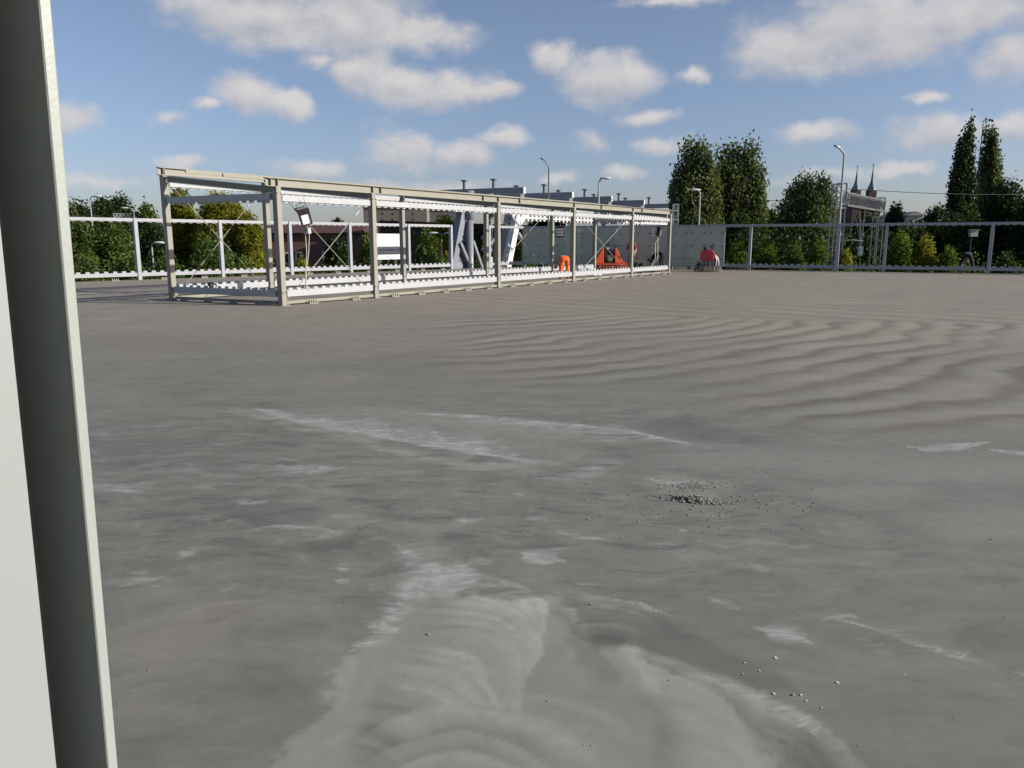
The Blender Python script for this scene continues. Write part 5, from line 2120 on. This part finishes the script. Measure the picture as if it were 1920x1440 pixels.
def red_trowel():
    c = G(1327, 509.5)
    root = thing('power_trowel', 'crimson ride on power trowel with dusty steps standing alone before the glass', 'trowel machine', c)
    RZ = Matrix.Translation(c) @ Matrix.Rotation(math.radians(-14), 4, 'Z')
    P = lambda x, y, z: RZ @ Vector((x * 0.86, y, z * 1.08))
    for sx in (-0.3, 0.35):
        mb = MB()
        for a in range(4):
            t = math.pi / 2 * a + 0.3
            mb.bar(P(sx, 0, 0.05), P(sx + 0.36 * math.cos(t), 0.36 * math.sin(t), 0.05), 0.13, 0.012)
        mb.lathe(((0.07, 0.02), (0.07, 0.25)), P(sx, 0, 0.0), 10)
        mb.build('rotor', DUSTY, root)
    out = []
    for i in range(26):
        t = 2 * math.pi * i / 26
        out.append((math.copysign(abs(math.cos(t)) ** 0.6, math.cos(t)) * 0.86, math.copysign(abs(math.sin(t)) ** 0.75, math.sin(t)) * 0.5))
    for z, w in ((0.05, 1.0), (0.15, 0.96), (0.25, 0.9)):
        mb = MB()
        mb.tube([P(x * w, y * w, z) for x, y in out + out[:1]], 0.022, 6)
        mb.build('guard_ring', DUSTY, root)
    mb = MB()
    for i in range(0, 26, 2):
        x, y = out[i]
        mb.tube([P(x, y, 0.05), P(x * 0.9, y * 0.9, 0.26)], 0.013, 5)
    mb.build('guard_bars', DUSTY, root)
    mb = MB()
    mb.prism([P(-0.52, -0.3, 0.26), P(0.52, -0.3, 0.26), P(0.52, 0.36, 0.26), P(-0.52, 0.36, 0.26)], Vector((0, 0, 0.05)))
    mb.build('deck_plate', DUSTY, root)
    # body
    mb = MB()
    prof = ((-0.42, 0.52), (0.30, 0.52), (0.34, 0.60), (0.34, 0.96), (0.20, 1.06), (0.02, 1.10), (-0.14, 1.08), (-0.42, 1.0))
    mb.prism([P(x, -0.24, z) for x, z in prof], RZ.to_3x3() @ Vector((0, 0.56, 0)))
    bd = mb.build('body', RED, root, bevel=0.02)
    mb = MB()
    mb.prism([P(x, -0.15, z) for x, z in ((0.35, 0.36), (0.62, 0.34), (0.58, 0.72), (0.44, 0.86), (0.35, 0.88))], RZ.to_3x3() @ Vector((0, 0.4, 0)))
    mb.build('side_tank', RED, root, bevel=0.02)
    mb = MB()
    mb.bar(P(-0.46, -0.2, 0.5), P(-0.46, -0.2, 1.12), 0.05, 0.05)
    mb.bar(P(-0.46, 0.1, 0.5), P(-0.46, 0.1, 1.12), 0.05, 0.05)
    mb.build('rail', RED, root)
    for x, y, z in ((0.22, -0.05, 1.40), (0.32, 0.0, 1.34)):
        mb = MB()
        mb.tube([P(x - 0.1, y, 1.05), P(x, y, z)], (0.028, 0.035), 8)
        mb.build('control_lever', BLACK, root)
    mb = MB()
    mb.hexa([P(-0.34, -0.1, 1.00), P(-0.12, -0.1, 1.00), P(-0.12, 0.2, 1.00), P(-0.34, 0.2, 1.00),
             P(-0.30, 0.0, 1.20), P(-0.16, 0.0, 1.21), P(-0.16, 0.2, 1.21), P(-0.30, 0.2, 1.20)])
    mb.tube([P(-0.3, 0.1, 1.2), P(-0.25, 0.1, 1.32), P(-0.12, 0.1, 1.33)], 0.014, 5)
    mb.build('seat', BLACK, root)
    # steps at the front
    mb = MB()
    for z in (0.18, 0.30, 0.42):
        mb.bar(P(-0.44, -0.42, z), P(0.14, -0.42, z), 0.05, 0.035)
    mb.bar(P(-0.44, -0.42, 0.06), P(-0.42, -0.36, 0.54), 0.035, 0.035)
    mb.bar(P(0.14, -0.42, 0.06), P(0.12, -0.36, 0.54), 0.035, 0.035)
    mb.build('step_frame', DUSTY, root)
    mb = MB()
    mb.prism([P(x, -0.33, z) for x, z in ((-0.42, 0.312), (0.33, 0.312), (0.30, 0.515), (-0.40, 0.515))], RZ.to_3x3() @ Vector((0, 0.3, 0)))
    mb.build('engine', DARKS, root)
    for p in (((0.42, -0.17, 0.80), (0.50, -0.22, 0.6), (0.48, -0.22, 0.33)), ((0.52, -0.16, 0.74), (0.62, -0.2, 0.55), (0.64, -0.2, 0.33))):
        mb = MB()
        mb.tube([P(*q) for q in p], 0.032, 7)
        mb.build('hose', BAGW, root)
    mb = MB()                      # dark folded blade stack hanging on the left
    for j in range(4):
        mb.bar(P(-0.50 - 0.05 * j, -0.3, 0.52 - 0.12 * j), P(-0.60 - 0.05 * j, 0.1, 0.46 - 0.12 * j), 0.2, 0.05)
    mb.bar(P(-0.44, -0.1, 0.6), P(-0.78, -0.1, 0.10), 0.06, 0.06)
    mb.bar(P(-0.44, 0.05, 0.45), P(-0.70, 0.05, 0.10), 0.12, 0.2)
    mb.build('blade_stack', DARKS, root)


red_trowel()


# ------------------------------------------------------------------ people
def person(label, origin, yaw, J, cloth, head_cover=None, hi_band=None):
    """J: joints in metres in the person's own frame (x right, y forward, z up). One skinned body plus hair."""
    T = Matrix.Translation(origin) @ Matrix.Rotation(yaw, 4, 'Z')
    names = ['pelvis', 'waist', 'chest', 'neck', 'head']
    bones = [('pelvis', 'waist'), ('waist', 'chest'), ('chest', 'neck'), ('neck', 'head')]
    rad = {'pelvis': (.155, .115), 'waist': (.14, .105), 'chest': (.165, .115), 'neck': (.058, .058), 'head': (.085, .098)}
    for s_ in 'LR':
        names += [n + s_ for n in ('hip', 'knee', 'ankle', 'toe', 'shoulder', 'elbow', 'wrist', 'palm')]
        bones += [('pelvis', 'hip' + s_), ('hip' + s_, 'knee' + s_), ('knee' + s_, 'ankle' + s_), ('ankle' + s_, 'toe' + s_),
                  ('chest', 'shoulder' + s_), ('shoulder' + s_, 'elbow' + s_), ('elbow' + s_, 'wrist' + s_), ('wrist' + s_, 'palm' + s_)]
        for n, r in (('hip', .098), ('knee', .066), ('ankle', .052), ('toe', .04), ('shoulder', .066), ('elbow', .05), ('wrist', .034), ('palm', .036)):
            rad[n + s_] = (r, r)
    rad = {k_: (v_[0] * 1.28, v_[1] * 1.28) if k_ not in ('head', 'neck') and not k_.startswith(('wrist', 'palm')) else (v_[0] * 1.12, v_[1] * 1.12) for k_, v_ in rad.items()}
    vs = [T @ Vector(J[n]) for n in names]
    ix = {n: i for i, n in enumerate(names)}
    me = bpy.data.meshes.new('tmp')
    me.from_pydata(vs, [(ix[a], ix[b]) for a, b in bones], [])
    ob = bpy.data.objects.new('tmp', me)
    COL.objects.link(ob)
    sk = ob.modifiers.new('skin', 'SKIN')
    ss_ = ob.modifiers.new('sub', 'SUBSURF')
    ss_.levels = ss_.render_levels = 1
    for i, n in enumerate(names):
        me.skin_vertices[0].data[i].radius = rad[n]
        me.skin_vertices[0].data[i].use_root = (n == 'pelvis')
    dg = bpy.context.evaluated_depsgraph_get()
    ev = ob.evaluated_get(dg).to_mesh()
    mb = MB()
    mb.v = [tuple(v.co) for v in ev.vertices]
    faces = [tuple(p.vertices) for p in ev.polygons]
    cent = [p.center.copy() for p in ev.polygons]
    segs = [(vs[ix[a]], vs[ix[b]], a, b) for a, b in bones]
    slot = {'skin': 0, 'top': 1, 'legs': 2, 'boot': 3}

    def region(p):
        best, nm = 1e9, None
        for a, b, na, nb_ in segs:
            d = b - a
            t = max(0, min(1, (p - a).dot(d) / d.length_squared))
            dist = (p - a - d * t).length
            if dist < best:
                best, nm, tt = dist, (na, nb_), t
        a, b = nm
        if b.startswith('toe'):
            return 'boot'
        if b == 'head' or b.startswith('palm') or (b.startswith('wrist') and cloth.get('bare', True)):
            return 'skin'
        if b[:-1] in ('hip', 'knee', 'ankle'):
            return 'legs'
        if b == 'waist':
            return 'legs' if tt < 0.30 else 'top'
        return 'top'
    mb.f = faces
    mb.mi = [slot[region(c)] for c in cent]
    bpy.data.objects.remove(ob)
    # fingers, thumb, nose, ears, eyes grown on the same mesh
    for s_, sg in (('L', -1), ('R', 1)):
        w, p = T @ Vector(J['wrist' + s_]), T @ Vector(J['palm' + s_])
        d = (p - w).normalized()
        side = d.cross(Vector((0.3, 0.9, 0.2))).normalized()
        nrm = d.cross(side)
        for k, ln in enumerate((0.062, 0.072, 0.068, 0.052)):
            q = p + side * (-0.03 + 0.02 * k)
            mb.tube([q - d * 0.02, q + d * ln * 0.55 + nrm * 0.008, q + d * ln + nrm * 0.03], (0.0095, 0.009, 0.0065), 5, mi=0)
        q = w.lerp(p, 0.35) - side * 0.03
        mb.tube([q, q + d * 0.035 - side * 0.03, q + d * 0.07 - side * 0.035 + nrm * 0.01], (0.011, 0.010, 0.0075), 5, mi=0)
    nk, hd = T @ Vector(J['neck']), T @ Vector(J['head'])
    ax = (hd - nk).normalized()
    fw = T.to_3x3() @ Vector(J.get('face', (0, 1, 0)))
    fw = (fw - ax * fw.dot(ax)).normalized()
    sd = fw.cross(ax).normalized()
    mb.tube([hd + fw * 0.085 - ax * 0.0 + ax * 0.02, hd + fw * 0.122 - ax * 0.025, hd + fw * 0.09 - ax * 0.03], (0.008, 0.015, 0.012), 6, mi=0)
    for e in (-1, 1):
        mb.tube([hd + sd * e * 0.08 + ax * 0.02, hd + sd * e * 0.10, hd + sd * e * 0.085 - ax * 0.03], (0.012, 0.02, 0.01), 6, mi=0)
        mb.tube([hd + sd * e * 0.034 + fw * 0.088 + ax * 0.02, hd + sd * e * 0.034 + fw * 0.098 + ax * 0.02], (0.012, 0.008), 6, mi=3)
    root = thing('person', label, 'person', origin)
    body = mb.build('body', [SKIN, cloth['top'], cloth['legs'], BOOT], root, smooth=True)
    hb = MB()
    n = 10
    R = Matrix((sd, fw, ax)).transposed().to_4x4()
    prof = ((0.112, 0.0), (0.112, 0.045), (0.095, 0.09), (0.055, 0.122), (0.01, 0.13))
    hb.lathe(prof, hd - fw * 0.012 + ax * 0.012, 12, M=R)
    hb.build('hair', HAIR if head_cover is None else head_cover, body, smooth=True)
    if hi_band is not None:
        bnd = MB()
        for s_ in 'LR':
            k_, a_ = T @ Vector(J['knee' + s_]), T @ Vector(J['ankle' + s_])
            p = k_.lerp(a_, 0.45)
            d = (a_ - k_).normalized()
            bnd.tube([p - d * 0.02, p + d * 0.02], 0.071, 10)
        bnd.build('reflective_band', hi_band, body)
    return root


def bend_pose(spread=0.17, hipz=0.92, reach=0.45, lean=0.0):
    """bent over forwards (towards +y), hands near the ground"""
    J = {'pelvis': (0, -0.05, hipz), 'waist': (0 + lean * 0.2, 0.13, hipz + 0.04), 'chest': (lean * 0.6, 0.38, hipz - 0.10), 'neck': (lean, 0.56, hipz - 0.24),
         'head': (lean * 1.1, 0.66, hipz - 0.36), 'face': (0, 0.3, -1)}
    for s_, sg in (('L', -1), ('R', 1)):
        J['hip' + s_] = (sg * 0.125, -0.05, hipz - 0.06)
        J['knee' + s_] = (sg * (0.06 + spread * 0.6), 0.03, 0.49)
        J['ankle' + s_] = (sg * spread, -0.03, 0.09)
        J['toe' + s_] = (sg * (spread + 0.03), 0.15, 0.045)
        J['shoulder' + s_] = (lean * 0.7 + sg * 0.19, 0.44, hipz - 0.16)
        J['elbow' + s_] = (lean * 0.8 + sg * 0.24, 0.50, hipz - 0.43)
        J['wrist' + s_] = (lean * 0.9 + sg * 0.17, 0.58, max(0.18, hipz - 0.66))
        J['palm' + s_] = (lean * 0.9 + sg * 0.15, 0.62, max(0.11, hipz - 0.74))
    return J


def stand_pose():
    J = {'pelvis': (0, 0, 0.95), 'waist': (0, 0.01, 1.12), 'chest': (0, 0.0, 1.34), 'neck': (0, 0.01, 1.52), 'head': (0, 0.04, 1.66), 'face': (0, 1, 0)}
    for s_, sg in (('L', -1), ('R', 1)):
        J['hip' + s_] = (sg * 0.10, 0, 0.90)
        J['knee' + s_] = (sg * 0.12, 0.03, 0.49)
        J['ankle' + s_] = (sg * 0.13, -0.02, 0.09)
        J['toe' + s_] = (sg * 0.16, 0.16, 0.045)
        J['shoulder' + s_] = (sg * 0.19, 0, 1.44)
        J['elbow' + s_] = (sg * 0.27, 0.02, 1.15)
        J['wrist' + s_] = (sg * 0.25, 0.14, 0.93)
        J['palm' + s_] = (sg * 0.24, 0.17, 0.86)
    return J


def people():
    # orange trousers, seen from behind, bending towards the left
    p = G(1057.5, 523.5)
    person('worker in bright orange trousers and grey shirt bending over inside the pavilion', Vector((p.x, p.y, 0)), math.radians(12),
           bend_pose(0.15, 0.92, lean=-0.18), {'top': GREYTX, 'legs': ORANGTX}, hi_band=SILVER)
    p = G(1240, 507.5)
    person('worker in black bending sideways behind the right end of the pavilion', Vector((p.x, p.y, 0)), math.radians(62),
           bend_pose(0.19, 0.96), {'top': DARKTX, 'legs': DARKTX, 'bare': False})
    p = G(1183, 506)
    person('standing worker in dark red jacket half hidden behind a pavilion post', Vector((p.x, p.y, 0)), math.radians(150),
           stand_pose(), {'top': REDTX, 'legs': DARKTX})
    p = G(1810.5, 512.0)
    person('worker in navy trousers and grey shirt bending with legs apart at the right fence', Vector((p.x, p.y, 0)), math.radians(-30),
           bend_pose(0.34, 0.95), {'top': GREYTX, 'legs': NAVYTX, 'bare': False})


people()


# ------------------------------------------------------------------ crumbs, chips on the deck
def blob(mb, c, r, squash=0.65):
    """small irregular stone: 6 vertices"""
    a0 = random.uniform(0, 6.28)
    vs = []
    for k in range(4):
        t = a0 + math.pi / 2 * k
        q = r * random.uniform(0.7, 1.25)
        vs.append((c[0] + q * math.cos(t), c[1] + q * math.sin(t), c[2] + r * squash * 0.6))
    vs.append((c[0], c[1], c[2] + r * squash * random.uniform(1.1, 1.6)))
    vs.append((c[0], c[1], c[2] - r * 0.15))
    mb.add(vs, [(0, 1, 4), (1, 2, 4), (2, 3, 4), (3, 0, 4), (1, 0, 5), (2, 1, 5), (3, 2, 5), (0, 3, 5)])


def crumbs():
    mb = MB()
    for _ in range(400):           # the little heap of scraped mortar
        t = random.gauss(0, 0.42)
        x = 1300 + 56 * t + random.gauss(0, 5)
        y = 938.5 + 6.5 * t + random.gauss(0, 2.3)
        p = G(x, y)
        h = max(0, 0.035 * (1 - abs(t)) - abs(y - 938.5 - 5.5 * t) * 0.006) * random.random()
        blob(mb, (p.x, p.y, h), random.uniform(0.004, 0.013))
    for _ in range(170):
        p = G(1295 + random.gauss(0, 26), 912 + random.gauss(0, 4))
        blob(mb, (p.x, p.y, 0.0), random.uniform(0.004, 0.008))
    tag(mb.build('mortar_crumbs', STONE), 'small heap of scraped mortar crumbs on the bare concrete', None, None, 'stuff')
    mb = MB()
    for _ in range(150):
        p = G(1320 + random.gauss(0, 100), 950 + random.gauss(0, 26))
        blob(mb, (p.x, p.y, 0.0), random.uniform(0.003, 0.009))
    for _ in range(110):
        p = G(random.uniform(200, 1900), random.uniform(640, 1400))
        blob(mb, (p.x, p.y, 0.0), random.uniform(0.0015, 0.0045))
    for x, y in ((1108, 1134), (803, 1190), (471, 941), (1166, 1009), (1105, 975), (1487, 1304), (1488, 945), (1505, 993), (1858, 1012)):
        p = G(x, y)
        blob(mb, (p.x, p.y, 0.0), 0.0075)
    tag(mb.build('scattered_crumbs', STONE), 'mortar crumbs scattered across the deck', None, None, 'stuff')
    grp = 'white chips on the near concrete'
    labs = ('largest white chip on the near concrete, topmost of the scatter', 'tiny white chip left of the largest one', 'tiny white chip just below the left one',
            'small white chip between the left pair and the low group', 'white chip apart to the right', 'white chip at the left of the low group',
            'white chip in the middle of the low group', 'lower right white chip of the low group', 'tiny white chip lowest of the scatter')
    for lab, (x, y, r) in zip(labs, ((1455, 1234.5, 0.012), (1397, 1244, 0.006), (1394, 1265, 0.006), (1424, 1258.5, 0.006), (1570, 1280.5, 0.010), (1451, 1301.5, 0.009),
                                     (1502, 1304, 0.008), (1512, 1315, 0.007), (1541, 1328, 0.005))):
        p = G(x, y)
        mb = MB()
        r *= 0.55
        a0 = random.uniform(0, 6)
        poly = [(p.x + r * random.uniform(.7, 1.2) * math.cos(a0 + t), p.y + 1.25 * r * random.uniform(.7, 1.2) * math.sin(a0 + t), 0.0015) for t in np.linspace(0, 2 * math.pi, 8)[:-1]]
        mb.prism(poly, (0, 0, 0.0015))
        tag(mb.build('white_chip', WHITE, loc=(p.x, p.y, 0)), lab, 'chip', grp)


crumbs()
